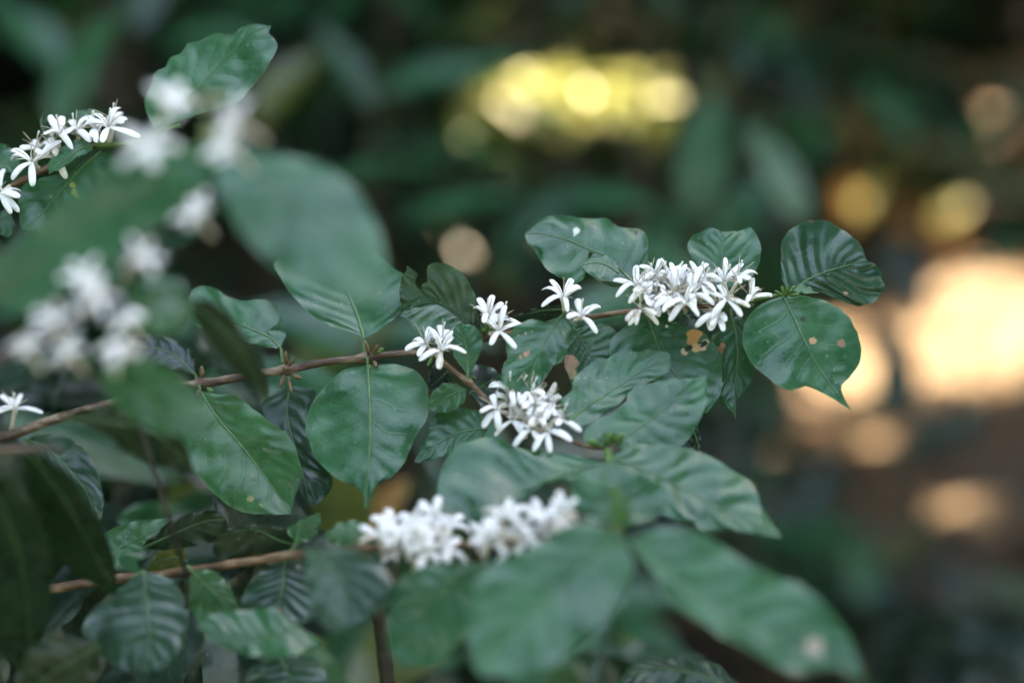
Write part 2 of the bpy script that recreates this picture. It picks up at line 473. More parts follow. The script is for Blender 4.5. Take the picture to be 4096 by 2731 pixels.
leaf(B1, '3', '1290,520 1300,380 1305,250 1308,188', '1290,520 1200,450 1130,350 1105,270 1130,210 1180,190 1235,163 1308,188',
     '1290,520 1400,500 1490,440 1525,370 1535,290 1510,210 1465,163 1400,182 1308,188', .772, k=.45, quilt=5, wave=6, pet='1290,620')
leaf(B1, '3', '780,490 700,400 620,330 500,280 380,230 250,200 148,196',
     '780,490 700,512 640,505 560,462 500,420 470,392 500,440 480,475 430,488 350,455 270,405 230,340 195,290 160,250 148,196',
     '780,490 850,430 865,330 872,260 860,200 830,175 790,168 700,160 660,128 620,105 560,112 470,105 380,90 280,95 200,150 148,196',
     .770, k=.6, quilt=7, wave=16, nse=22, pet='800,560', holes=['500,352 540,330 548,288 530,300 522,330'], stains=[(450, 182, 20, (.6, .62, .6)), (440, 205, 10, (.6, .62, .6)), (800, 190, 14, (.02, .02, .015)), (835, 185, 10, (.02, .02, .015))])
# torn flap lying along the damaged leaf
leaf(B1, '3', '700,430 620,380 540,370 470,392', '700,430 680,360 620,332 560,335 500,360 470,392', '700,430 690,470 600,465 530,430 470,392', .764, k=.7, quilt=4, wave=4, n=24, m=8)
leaf(B1, '3', '372,668 320,740 260,840 200,980 165,1060 130,1140',
     '372,668 280,712 220,698 160,705 100,740 50,800 35,860 45,930 15,970 12,1050 30,1090 130,1140',
     '372,668 420,690 440,740 457,780 410,820 395,880 370,940 310,980 270,1040 230,1090 190,1130 130,1140',
     .752, k=.4, kx=.1, quilt=5, wave=9, pet='400,655', stains=[(150, 905, 14, (.33, .17, .1)), (120, 922, 12, (.33, .17, .1)), (168, 893, 10, (.33, .17, .1)), (150, 780, 9, (.35, .28, .17)), (110, 795, 9, (.35, .28, .17)), (185, 768, 7, (.35, .28, .17))])
leaf(B1, '3', '440,770 500,860 560,960 600,1040', '440,770 400,850 378,940 400,1030 430,1100 500,1110 600,1040', '440,770 520,725 610,728 690,775 700,850 680,950 600,1040',
     .768, k=.45, quilt=8, wave=6, stains=[(412, 960, 46, TAN), (420, 1020, 30, (.5, .36, .2)), (400, 935, 26, (.45, .26, .2))], pet='440,735')
leaf(B1, '3', '868,690 905,790 940,890 1010,1000 1100,1120 1215,1252',
     '868,690 780,720 700,770 655,830 645,890 680,960 760,1050 900,1150 1050,1220 1215,1252',
     '868,690 960,668 1060,703 1150,750 1210,790 1260,850 1295,920 1302,1000 1305,1100 1285,1160 1250,1210 1215,1252',
     .765, k=.42, quilt=8, wave=7, pet='880,640', n=60, m=24, holes=['1080,880 1096,858 1138,850 1120,888 1100,892', '1178,842 1196,826 1222,836 1212,856 1186,868'],
     stains=[(1140, 800, 40, (.42, .2, .055)), (1125, 830, 26, (.42, .2, .055)), (1170, 785, 20, (.42, .2, .055)), (1150, 870, 26, (.46, .3, .13)), (1210, 835, 20, (.5, .38, .24)), (1085, 890, 22, (.5, .36, .2)), (1195, 868, 20, (.5, .36, .24)), (980, 742, 9, (.55, .5, .42))])
leaf(B1, '3', '1075,665 1110,690 1150,762', '1075,665 1060,700 1090,740 1150,762', '1075,665 1120,662 1155,690 1160,730 1150,762', .752, k=.5, mat='leaf_shade', n=20, m=6, quilt=3)
leaf(B1, '3', '400,1300 520,1210 720,1080 860,990 1000,930',
     '400,1300 350,1190 420,1120 430,1060 480,1000 560,950 640,925 700,890 760,880 800,892 900,880 990,900 1000,930',
     '400,1300 470,1335 560,1290 640,1230 700,1200 745,1150 800,1110 880,1070 960,1040 1000,990 1000,930',
     .725, k=.6, quilt=8, wave=8, stains=[(765, 903, 10, (.5, .5, .48))])
leaf(B1, '3', '680,1430 770,1370 900,1280 1050,1160 1205,1020',
     '680,1430 560,1450 490,1400 540,1310 640,1260 700,1220 745,1180 760,1130 830,1090 900,1070 1000,1050 1100,1050 1170,1040 1205,1020',
     '680,1430 760,1500 860,1510 980,1490 1060,1450 1120,1390 1170,1300 1210,1200 1218,1100 1205,1020',
     .713, k=.55, quilt=7, wave=6)
leaf(B1, '3', '1360,690 1385,780 1395,900 1385,1050 1380,1180 1385,1292', '1360,690 1300,760 1240,800 1260,850 1300,920 1310,1050 1290,1180 1330,1220 1365,1250 1385,1292',
     '1360,690 1430,700 1470,800 1490,950 1492,1010 1470,1080 1420,1140 1390,1200 1385,1292', .772, k=.3, quilt=8, wave=7, pet='1350,640',
     stains=[(1290, 880, 22, (.32, .12, .07)), (1310, 855, 18, (.36, .18, .1)), (1275, 890, 18, (.4, .2, .14))])
leaf(B1, '3', '390,640 250,650 150,672 55,692', '390,620 300,618 180,640 55,692', '390,690 250,722 120,722 55,692', .785, k=-.3, mat='leaf_shade', quilt=3, n=24, m=6)
leaf(B1, '3', '1100,1290 1140,1360 1165,1440 1172,1490', '1100,1290 1100,1380 1130,1450 1172,1490', '1100,1290 1160,1340 1180,1420 1172,1490', .745, k=.1, mat='leaf_shade', n=20, m=5, quilt=2)

# middle leaves
leaf(B1, '2', '895,1095 870,1000 830,880 770,740 700,600 640,400',
     '895,1095 840,1060 740,1020 640,995 605,962 540,940 470,890 380,800 300,710 240,610 190,510 220,470 300,430 500,380 640,400',
     '895,1095 960,1060 1060,990 1150,910 1190,850 1178,770 1190,680 1202,580 1150,550 1080,500 1000,440 850,400 640,400',
     .766, k=.55, quilt=10, wave=8, fold=.1, pet='898,1215', petr=.0016, ribr=.0011, stains=[(1020, 715, 14, (.2, .13, .07)), (1000, 735, 10, (.2, .13, .07)), (1108, 797, 8, (.05, .04, .02))])
# curled, half eaten leaf: lower half plain, shade of upper half and lobe in darker colour
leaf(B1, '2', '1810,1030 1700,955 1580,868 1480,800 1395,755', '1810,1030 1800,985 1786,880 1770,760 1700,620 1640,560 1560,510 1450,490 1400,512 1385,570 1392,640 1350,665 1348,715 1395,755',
     '1810,1030 1700,957 1580,870 1480,802 1395,757', .768, k=-.2, mat='leaf_half_shade', quilt=12, wave=5, fold=.0, rib=False, n=50)
leaf(B1, '2', '1480,802 1400,770 1330,705 1292,645 1298,585 1228,508', '1480,802 1420,770 1345,712 1300,650 1308,580 1228,508', '1480,802 1440,825 1330,838 1260,842 1210,852 1180,800 1170,720 1190,600 1222,560 1228,508', .766, k=-.1, mat='leaf_half_shade', quilt=5, rib=False)
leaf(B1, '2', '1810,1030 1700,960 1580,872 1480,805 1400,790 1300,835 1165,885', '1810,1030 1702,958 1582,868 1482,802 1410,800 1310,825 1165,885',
     '1810,1030 1720,1030 1620,1060 1500,1080 1400,1080 1345,1062 1300,1030 1275,990 1258,955 1190,922 1165,885', .768, k=.7, quilt=10, wave=5, pet='1835,1070', ribr=.0010,
     stains=[(1380, 835, 12, (.06, .04, .02)), (1370, 910, 8, (.08, .06, .03))])
leaf(B1, '2', '1710,1392 1710,1280 1695,1150 1660,1060 1620,970', '1710,1392 1660,1310 1600,1230 1580,1140 1590,1040 1620,970', '1710,1392 1770,1280 1815,1170 1822,1100 1790,1020 1740,980 1620,970',
     .748, k=.2, quilt=5, wave=4, pet='1700,1420')
leaf(B1, 'O', '845,838 848,900 850,970 848,1050 842,1120 838,1172', '845,838 790,850 745,890 712,940 702,985 715,1030 735,1065 770,1095 800,1110 822,1120 835,1140 838,1172',
     '845,838 905,836 950,850 978,880 985,930 975,970 950,1010 935,1050 905,1090 870,1110 852,1140 838,1172', .756, k=.45, quilt=9, wave=8, fold=-.12, droop=.15, pet='843,818', ribr=.0010)
leaf(B1, 'O', '460,898 500,960 560,1030 620,1110 668,1180', '460,898 440,930 420,980 413,1040 430,1070 470,1105 510,1150 560,1175 620,1182 668,1180',
     '460,898 500,905 545,910 600,955 640,985 665,1000 685,1050 695,1090 680,1130 668,1180', .764, k=.38, mat='leaf_bright', quilt=11, wave=7, fold=.1, pet='456,884', stains=[(575, 1145, 8, (.2, .2, .08)), (600, 1160, 5, (.3, .3, .1))])
leaf(B1, 'O', '664,886 660,960 685,1050 715,1165', '664,886 620,910 595,940 625,985 665,1060 685,1120 715,1165', '664,886 700,890 726,902 706,960 720,1020 745,1070 765,1100 750,1140 715,1165',
     .785, k=.4, mat='leaf_gloss', quilt=9, wave=6, pet='661,866')
leaf(B1, 'O', '645,800 620,775 580,757 520,735 470,718 428,700', '645,800 657,768 640,756 622,755 650,738 640,710 615,690 590,686 560,690 530,685 500,666 470,657 440,668 428,700',
     '645,800 600,795 540,780 480,760 440,740 428,700', .772, k=.55, quilt=7, wave=12, pet='650,835', nse=20)
leaf(B1, 'O', '450,862 400,815 350,800 300,800 262,810', '450,862 440,810 400,780 350,767 310,770 262,810', '450,862 400,850 350,845 300,840 262,810', .785, k=.5, mat='leaf_shade', quilt=6, pet='455,884', n=30, m=8)
leaf(B1, 'O', '1120,985 1070,990 1020,1010 950,1062', '1120,985 1100,945 1050,935 1000,950 980,1000 950,1062', '1120,985 1100,1015 1060,1030 1010,1050 950,1062', .752, k=.5, quilt=8, wave=6)
leaf(B1, 'O', '1072,893 1040,905 1010,922 985,942', '1072,893 1050,882 1020,880 1000,893 985,915 985,942', '1072,893 1070,915 1050,935 1020,947 985,942', .752, k=.45, mat='leaf_bright', quilt=4, n=26, m=8)
leaf(B1, 'O', '1074,905 1110,885 1150,860', '1074,905 1070,860 1095,838 1130,845 1150,860', '1074,905 1110,935 1150,930 1170,890 1150,860', .778, k=.5, mat='leaf_gloss', quilt=4, n=24, m=8, stains=[(1105, 858, 16, (.008, .012, .01)), (1125, 870, 14, (.008, .012, .01))])
leaf(B1, 'O', '1030,850 1010,870 985,890', '1030,850 1000,835 985,860 985,890', '1030,850 1040,880 1010,900 985,890', .775, k=.2, mat='leaf_shade', n=20, m=6, quilt=2)
# leaves of the forked twig
leaf(B1, 'O', '1395,1062 1290,1090 1180,1135 1100,1170 1010,1170', '1395,1062 1290,1040 1200,1030 1130,1005 1060,1020 1030,1050 1010,1090 1005,1130 1010,1170',
     '1395,1062 1400,1085 1330,1100 1250,1112 1200,1150 1120,1195 1050,1205 1010,1170', .712, k=.70, quilt=9, wave=9, pet='1402,1040')
leaf(B1, 'O', '1400,1050 1500,1090 1600,1140 1700,1190 1797,1236', '1400,1050 1440,1028 1500,1018 1600,1035 1660,1065 1710,1095 1735,1120 1755,1170 1797,1236',
     '1400,1050 1410,1100 1450,1150 1520,1180 1560,1195 1590,1200 1610,1215 1650,1221 1680,1215 1730,1226 1797,1236', .705, k=.68, quilt=17, wave=10, pet='1402,1040')
for (x, y, dx, dy) in [(2400, 1755, -1, .4), (2425, 1750, .3, 1), (2450, 1740, .8, .6)]:
    budm(B1, P(x, y + 25, .712), RT * dx + UP * dy - FW * .4, .0075, .0019, 'bud')
leaf(B1, 'F', '2400,1790 2420,1750 2470,1735', '2400,1790 2395,1750 2430,1730 2470,1735', '2400,1790 2440,1775 2465,1760 2470,1735', .711, k=.4, mat='leaf_bright', n=14, m=5, quilt=2, rib=False)
# tip shoot: tiny unfolding leaves
leaf(B1, '3', '1700,540 1760,520 1820,540 1878,545', '1700,540 1760,490 1800,495 1840,525 1878,545', '1700,540 1750,545 1820,552 1878,545', .752, k=.5, mat='leaf_bright', n=18, m=5, quilt=2, rib=False)
for (x, y, dx, dy) in [(1670, 560, -.3, 1), (1680, 555, .1, 1), (1660, 565, -.9, .6), (1695, 550, .6, .8), (1700, 560, 1, .1)]:
    a = pts('3', f'{x},{y}')[0]
    budm(B1, P(a[0], a[1], .753), RT * dx + UP * dy - FW * .3, .0055, .0011, 'bud')
# dry buds at the nodes
for (x, y, dx, dy, L, mt) in [(935, 1215, -.2, 1, .011, 'bud_brown'), (960, 1205, .5, .8, .009, 'bud_brown'), (985, 1200, .9, .5, .008, 'bud'), (965, 1260, .4, -.5, .007, 'bud_brown'), (1000, 1200, .6, .8, .006, 'bud_brown'), (945, 1290, -.2, -1, .006, 'bud'),
                              (285, 1290, 0, 1, .011, 'bud_brown'), (305, 1300, .6, .8, .009, 'bud_brown'), (270, 1370, -.3, -1, .010, 'bud_brown'), (300, 1390, .3, -1, .012, 'bud_brown'), (330, 1370, .9, -.3, .009, 'bud_brown'), (290, 1330, -.1, .1, .008, 'bud_brown'), (1715, 1410, .9, .2, .007, 'bud'), (1430, 1230, -.3, -.6, .009, 'bud'), (1470, 1225, .3, -.6, .007, 'bud'), (1840, 1060, -.2, .8, .007, 'bud'), (1870, 1050, .4, .7, .008, 'bud'), (1850, 1030, 0, 1, .009, 'bud')]:
    a = pts('2', f'{x},{y}')[0]
    budm(B1, P(a[0], a[1], .757), RT * dx + UP * dy - FW * .5, L * .75, .0013, mt)
for (x, y, dx, dy, L, mt) in [(1270, 1115, 0, 1, .007, 'bud_brown'), (1300, 1180, .6, -.3, .005, 'bud'), (1255, 1180, -.2, -1, .007, 'bud_brown')]:
    a = pts('4', f'{x},{y}')[0]
    budm(B1, P(a[0], a[1], .765), RT * dx + UP * dy - FW * .4, L, .0014, mt)
for (x, y, dx, dy) in [(600, 690, -.2, 1), (660, 700, .1, 1), (620, 680, -.5, .8), (1730, 735, .4, .3), (1760, 720, 1, .1), (1720, 600, .2, 1)]:
    a = pts('a', f'{x},{y}')[0]
    budm(B1, P(a[0], a[1], .758), RT * dx + UP * dy - FW * .2, .009, .0016, 'bud')

# flowers of the main branch: (region, centre, tips, depth, tube base)
FL = [
 ('a', '575,480', '300,400 345,555 565,230 690,470 650,350', .752, '600,600'), ('a', '665,555', '510,640 735,710 560,530 770,500 690,430', .747, '640,640'),
 ('a', '740,430', '640,330 735,280 830,300 885,300 720,540', .760, '700,640'), ('a', '860,470', '800,330 770,420 930,320 900,560 960,430', .758, '800,640'),
 ('a', '1000,540', '990,195 940,270 790,640 1080,230 880,420', .750, '960,690'), ('a', '1080,500', '1140,215 1070,300 1230,280 1190,360 960,420', .756, '1050,700'),
 ('a', '1130,690', '1030,560 975,865 1310,800 1240,450 945,690', .741, '1120,740'), ('a', '1000,640', '815,695 960,590 1090,600 900,750 1130,670', .745, '960,720'),
 ('a', '1235,575', '1490,675 1335,240 1400,430 1250,740 1180,300', .748, '1210,700'), ('a', '1330,470', '1560,400 1400,340 1500,510 1290,250 1410,590', .755, '1260,690'),
 ('a', '1600,440', '1335,355 1635,135 1825,205 1530,260 1700,390', .752, '1665,610'), ('a', '1760,400', '1900,380 2003,300 1740,330 1850,330 1800,420', .754, '1700,600'),
 ('a', '1632,635', '1535,455 1335,530 1915,712 1815,830 1445,850', .744, '1700,600'), ('a', '1540,820', '1285,925 1600,1002 1460,910 1440,990 1620,870', .748, '1560,720'),
 ('a', '1925,625', '1935,380 2205,585 2045,500 1875,640 2085,575', .752, '1830,670'),
 ('a', '800,640', '760,760 840,810 700,620 900,600 740,700', .757, '790,700'), ('a', '1420,790', '1440,990 1370,760 1490,860 1330,700 1480,720', .766, '1400,720'),
 ('3', '370,580', '253,605 250,505 300,460 430,455 480,500 400,636', .752, '378,655'), ('3', '480,690', '402,680 445,570 592,612 570,770 520,620', .748, '440,710'),
 ('c', '530,1150', '258,1190 348,1070 575,870 430,1295 600,960', .755, '620,1240'), ('c', '742,1240', '458,1328 720,1475 1072,1210 900,1010 600,890', .744, '690,1300'),
 ('c', '770,1080', '1052,930 725,850 565,1030 860,920 690,1100', .756, '680,1260'), ('c', '1410,760', '1200,590 1262,475 1470,435 1615,550 1345,790', .753, '1365,940'),
 ('c', '1560,960', '1335,780 1630,590 1875,830 1785,1185 1435,1125', .744, '1430,990'), ('c', '1590,790', '1840,840 1500,800 1640,580 1650,740 1420,800', .759, '1480,980'),
 ('b', '770,430', '400,340 625,285 760,265 800,640 860,300', .738, '850,760'), ('b', '540,740', '298,735 318,995 560,1030 440,475 745,640', .732, '700,800'),
 ('b', '785,905', '500,1125 760,650 1050,800 960,1140 640,740', .733, '860,850'), ('b', '1085,1050', '800,1295 785,920 1120,720 1190,1210 1240,800', .725, '1130,940'),
 ('b', '1335,1090', '1110,1350 1365,1395 1700,1190 1270,930 1440,870', .722, '1300,960'), ('b', '1540,900', '1850,1065 1785,715 1640,700 1490,960 1690,640', .728, '1440,980'),
 ('b', '1050,490', '1212,335 1272,470 920,600 1000,300 1090,620', .737, '1000,760'), ('b', '1130,620', '1405,575 1310,690 960,680 1020,820 1180,480', .734, '1080,800'),
 ('b', '870,450', '850,285 915,330 780,270 970,300 900,560', .742, '900,680'), ('b', '1380,760', '1260,650 1410,680 1460,790 1300,850 1180,740', .731, '1300,900'),
 ('b', '1180,870', '1080,720 1300,740 1280,950 1060,960 1240,800', .727, '1180,960'),
]
for i, (rg, c, t, D, b) in enumerate(FL):
    flower(B1, rg, c, t, D, b, seed=i * 13)
flower(B1, 'a', '640,775', '795,790 828,905 490,925 458,860 560,900', .744, '610,700', mat='petal_old', seed=77)
r = random.Random(61)
for (x, y) in [(700, 520), (850, 570), (930, 420), (1060, 440), (1180, 520), (1300, 560), (1150, 610), (780, 380), (1420, 470), (900, 640), (1250, 430)]:
    a = pts('a', f'{x},{y}')[0]
    rflower(B1, P(a[0], a[1], .762), -FW * .5 + UP * r.uniform(.3, 1) + RT * r.uniform(-.5, .5), r, .0125, .0017, stam=True, open_=r.uniform(.2, 1.2))
for (x, y) in [(700, 620), (900, 720), (1050, 700), (1250, 760), (1000, 900), (1400, 900), (1250, 620)]:
    a = pts('b', f'{x},{y}')[0]
    rflower(B1, P(a[0], a[1], .744), -FW * .5 + UP * r.uniform(.2, 1) + RT * r.uniform(-.6, .6), r, .0120, .0017, stam=True, open_=r.uniform(.1, 1.0))
# insect resting on a petal
ip = pts('c', '1540,680')[0]
I0 = thing('small_beetle', 'tiny black beetle sitting on a white petal', 'insect', P(ip[0], ip[1], .7475))
c0 = P(ip[0], ip[1], .7475)
ln = [c0 + (RT * .5 + UP * .8).normalized() * s for s in (-.0014, -.0010, -.0003, .0004, .0008)]
V, F = tube(ln, [.0003, .0008, .0010, .0008, .0003], 8); mk('body', V, F, M['insect'], I0)
ln = [c0 + (RT * .5 + UP * .8).normalized() * s for s in (.0007, .0011, .0015)]
V, F = tube(ln, [.0004, .00055, .0002], 8); mk('head', V, F, M['insect'], I0)
for s in (-1, 1):
    for t in (-.0007, 0, .0006):
        a = c0 + (RT * .5 + UP * .8).normalized() * t
        sd_ = (RT * .8 - UP * .5).normalized() * s
        V, F = tube([a, a + sd_ * .0012 - FW * .0003, a + sd_ * .0017 + FW * .0006], [.00012, .0001, .00008], 5); mk('leg', V, F, M['insect'], I0)

# ================================================================== UPPER LEFT BRANCH
B2 = thing('coffee_branch', 'thin coffee branch with white blossoms and one tall upright leaf at its end', 'branch', P(-700, 1150, .83), 'coffee branches in front')
stem(B2, 'stem', 'F', '-700,1150 -300,900 0,765 80,725 180,680 260,630 330,595 390,582', [.83, .81, .79, .787, .785, .783, .781, .78], [.0028, .0016], 'bark2', n=90)
stem(B2, 'tip_shoot', 'F', '385,583 450,580 520,570 590,553 660,520 720,500', [.78, .779, .778, .777, .776, .776], [.0017, .0012], 'green_stem')
leaf(B2, '1', '1090,890 1160,830 1300,700 1480,500 1620,370 1730,245 1888,180',
     '1075,890 1020,780 1010,680 1050,600 1080,505 1150,470 1190,402 1270,370 1310,300 1400,290 1450,255 1530,235 1620,240 1690,190 1760,168 1840,180 1888,180',
     '1090,890 1250,850 1400,790 1550,757 1650,720 1720,650 1780,570 1850,490 1900,400 1932,330 1910,270 1872,232 1888,180', .776, k=.42, kx=-.1, quilt=6, wave=9, ribr=.0006)
leaf(B2, '1', '700,1050 560,1180 450,1300 300,1480 150,1600', '700,1050 480,1190 300,1240 180,1280 130,1380 130,1480 150,1600', '700,1050 820,1100 860,1250 800,1400 600,1560 350,1640 150,1600', .783, k=.4, quilt=8, stains=[(505, 1290, 22, (.2, .24, .05)), (515, 1340, 22, (.2, .24, .05)), (540, 1370, 18, (.2, .24, .05))])
leaf(B2, '1', '650,1010 560,1040 450,1120 345,1215', '650,1010 560,975 480,990 400,1060 340,1140 345,1215', '650,1010 640,1050 560,1090 470,1150 345,1215', .772, k=.5, quilt=5, wave=9, n=30, m=8)
leaf(B2, '1', '-60,1120 20,1130 90,1160 155,1180', '-60,1060 0,1005 60,1020 120,1080 155,1180', '-60,1190 20,1200 100,1200 155,1180', .79, k=.5, quilt=5, n=26, m=8)
leaf(B2, '1', '620,850 600,800 570,770', '520,850 525,800 540,770 570,770', '720,830 690,780 640,758 570,770', .795, k=.4, n=18, m=6, quilt=3)
leaf(B2, '1', '340,960 300,900 290,830 318,755', '340,960 290,910 278,830 318,755', '340,960 325,900 318,820 318,755', .79, k=.1, mat='leaf_shade', n=18, m=5, quilt=1)
leaf(B2, 'd', '-60,1560 60,1480 120,1430 180,1560', '-60,1560 20,1400 100,1380 180,1560', '-60,1560 40,1700 120,1700 180,1560', .79, k=.4, n=20, m=6)
FL2 = [('d', '740,480', '575,250 535,450 600,440 845,610 755,245 890,440', .772, '800,560'), ('d', '1310,390', '1105,205 1430,115 975,350 1690,500 1230,560 1535,270', .770, '1310,570'),
 ('d', '940,460', '1065,525 860,300 1090,240 800,430 1000,380', .778, '950,560'), ('d', '385,810', '125,645 125,735 135,1000 385,1090 655,725 730,545', .768, '470,880'),
 ('d', '5,1180', '30,875 265,1140 225,1220 120,1420 210,1390', .772, '120,1100'), ('d', '1180,430', '1040,230 1100,480 1150,540 1270,300 1050,330', .778, '1200,580'),
 ('d', '1370,330', '1290,260 1350,190 1460,200 1480,330 1440,270', .78, '1330,560'), ('d', '640,640', '590,530 500,600 560,680 700,600 680,700', .78, '640,750'), ('d', '430,650', '370,580 440,570 250,640 500,600 480,700', .786, '430,860')]
for i, (rg, c, t, D, b) in enumerate(FL2):
    flower(B2, rg, c, t, D, b, L0=130, wid=.0020, seed=500 + i * 7)
flower(B2, 'd', '715,830', '800,1005 770,960', .776, '740,780', L0=60, seed=31, stam=False)
flower(B1, '4', '95,1310', '0,1215 -20,1325 130,1210 262,1322 70,1230', .80, '70,1440', L0=120, seed=91)
leaf(B1, '5', '150,85 300,150 430,280 520,400 560,520 562,652', '150,85 200,160 260,240 300,282 380,320 430,385 400,420 430,500 480,560 540,630 562,652', '150,85 250,58 380,58 460,100 530,170 580,260 612,350 630,450 620,540 590,600 562,652', .80, k=.35, mat='leaf_gloss', quilt=9)

# ================================================================== LOWER BRANCH with twin clusters
B3 = thing('coffee_branch', 'lower coffee branch carrying two crowded white blossom clusters and two broad leaves at its end', 'branch', P(-700, 2560, .80), 'coffee branches in front')
stem(B3, 'stem', 'F', '-700,2560 -200,2430 200,2355 450,2318 740,2285 1130,2226 1400,2200 1700,2185 2000,2170 2250,2150 2480,2120', [.80, .76, .74, .73, .72, .708, .695, .68, .665, .642, .618], [.0030, .0016], 'bark2', [((740, 2285), .725), ((1130, 2226), .715)], n=150)
# upright shoot joining the two leaf pairs
stem(B3, 'tip_shoot', 'F', '2430,1800 2445,1900 2465,2000 2480,2120', [.70, .67, .64, .618], [.0016, .0022], 'green_stem')
leaf(B3, 'O', '1440,1240 1560,1330 1680,1410 1800,1470 1900,1510 1988,1568', '1440,1240 1520,1212 1600,1220 1680,1270 1750,1310 1830,1340 1890,1380 1930,1430 1960,1480 1988,1568',
     '1440,1240 1490,1310 1560,1390 1640,1450 1720,1490 1780,1530 1830,1547 1870,1540 1930,1540 1988,1568', .612, k=.48, fold=.06, nse=9, quilt=8, wave=12, stains=[(1870, 1485, 22, (.3, .26, .2))])
leaf(B3, 'O', '1430,1225 1330,1310 1230,1400 1150,1480 1105,1552', '1430,1225 1330,1200 1200,1265 1120,1300 1085,1360 1070,1450 1085,1520 1105,1552',
     '1430,1225 1455,1300 1430,1380 1380,1440 1320,1490 1270,1530 1200,1555 1105,1552', .615, k=.48, fold=.06, nse=9, quilt=7, wave=8)
leaf(B3, 'O', '1420,1215 1400,1150 1390,1100 1400,1060', '1420,1215 1330,1180 1310,1130 1330,1090 1400,1060', '1420,1215 1500,1190 1540,1140 1480,1090 1400,1060', .64, k=.5, quilt=8, n=30, m=8)
leaf(B3, 'O', '1420,1215 1425,1170 1420,1120', '1420,1215 1395,1190 1400,1150 1420,1120', '1420,1215 1450,1195 1445,1150 1420,1120', .608, k=-.2, mat='leaf_bright', n=18, m=5, quilt=2, rib=False)
leaf(B3, 'O', '1120,1290 1030,1340 960,1420 930,1530', '1120,1290 980,1300 910,1340 890,1430 900,1500 930,1530', '1120,1290 1110,1380 1060,1470 1000,1520 930,1530', .648, k=.25, quilt=10, mat='leaf')
leaf(B3, 'O', '700,1262 770,1310 790,1380 770,1455', '700,1262 700,1330 715,1390 740,1430 770,1455', '700,1262 790,1255 880,1300 900,1360 860,1410 770,1455', .652, k=.5, quilt=12, mat='leaf_gloss', wave=12)
leaf(B3, 'O', '655,1285 650,1340 640,1390 640,1440', '655,1285 600,1310 560,1360 555,1410 600,1435 640,1440', '655,1285 710,1310 735,1360 730,1410 690,1435 640,1440', .712, k=.5, quilt=12, mat='leaf_gloss', pet='655,1265', stains=[(640, 1408, 11, (.5, .12, .1))])
leaf(B3, 'O', '330,1310 340,1400 345,1470 340,1545', '330,1310 270,1350 215,1400 190,1450 240,1510 290,1540 340,1545', '330,1310 390,1330 430,1380 430,1440 410,1500 370,1535 340,1545', .705, k=.5, quilt=11, mat='leaf_gloss', pet='300,1330')
leaf(B3, 'O', '440,1310 470,1340 510,1380 540,1430', '440,1310 430,1360 450,1420 500,1450 540,1430', '440,1310 490,1310 530,1350 550,1400 540,1430', .712, k=.3, quilt=9, mat='leaf_bright', pet='430,1300')
leaf(B3, 'O', '690,1440 600,1470 520,1465 450,1440', '690,1440 640,1400 560,1400 480,1410 450,1440', '690,1440 740,1480 640,1510 520,1490 450,1440', .675, k=.7, quilt=9, mat='leaf')
leaf(B3, 'O', '640,1500 660,1540 680,1580 690,1640', '640,1500 580,1530 570,1580 620,1620 690,1640', '640,1500 720,1510 750,1550 740,1600 690,1640', .705, k=.5, quilt=12, mat='leaf_gloss')
leaf(B3, 'O', '268,1308 262,1270 330,1230 400,1205', '268,1308 225,1250 260,1215 320,1195 400,1190', '268,1308 285,1275 330,1262 370,1240 400,1220', .728, k=.6, mat='leaf_bright', quilt=5, n=30, m=8)
leaf(B3, 'O', '318,1262 390,1230 460,1200 520,1190', '318,1262 380,1205 430,1180 490,1170 520,1190', '318,1262 400,1262 470,1250 520,1230 520,1190', .735, k=-.3, mat='leaf_shade', quilt=5, n=30, m=8)
leaf(B3, 'O', '680,1250 640,1240 580,1215 500,1230', '680,1250 660,1215 580,1205 520,1215 500,1230', '680,1250 640,1285 550,1290 490,1270 500,1230', .722, k=-.3, mat='leaf_shade', quilt=5, n=30, m=8)
leaf(B3, 'O', '680,1250 690,1210 735,1175', '680,1250 660,1215 700,1190 735,1175', '680,1250 710,1240 735,1210 735,1175', .715, k=.4, mat='leaf_bright', quilt=3, n=20, m=6, pet='660,1275')
leaf(B3, 'O', '430,1290 400,1280 360,1290 330,1320', '430,1290 420,1255 370,1260 330,1320', '430,1290 420,1310 370,1320 330,1320', .735, k=.2, mat='leaf_olive', quilt=5, n=20, m=6)
leaf(B3, 'O', '850,1215 800,1225 740,1235', '850,1215 830,1195 780,1200 740,1235', '850,1215 830,1240 780,1250 740,1235', .70, k=.4, mat='leaf_bright', quilt=5, n=20, m=6)
r = random.Random(11)
def cluster(parent, spots, D, r, size=.0165, wid=.0023, axis=None):
    for (x, y) in spots:
        d = D + r.uniform(-.012, .012)
        ax = axis or (-FW * r.uniform(.3, .9) + UP * r.uniform(.3, 1) + RT * r.uniform(-.7, .7))
        rflower(parent, P(x, y, d), ax, r, size, wid)
cluster(B3, [(1520, 2150), (1570, 2090), (1600, 2200), (1660, 2110), (1690, 2190), (1740, 2140), (1600, 2140), (1680, 2230), (1780, 2200), (1800, 2105), (1740, 2080)], .670, r, .0125, .0019)
cluster(B3, [(1950, 2180), (2010, 2120), (2080, 2100), (2110, 2160), (2170, 2070), (2200, 2130), (2250, 2090), (2060, 2190), (2020, 2060), (2150, 2190), (1980, 2150), (2270, 2060)], .650, r, .0120, .0019)
# dark stem standing behind the big leaves
stem(B3, 'upright_stem', 'F', '1560,2900 1545,2700 1530,2550 1500,2400 1480,2230', [.74, .735, .73, .72, .70], [.0045, .0028], 'dark_stem', n=40)

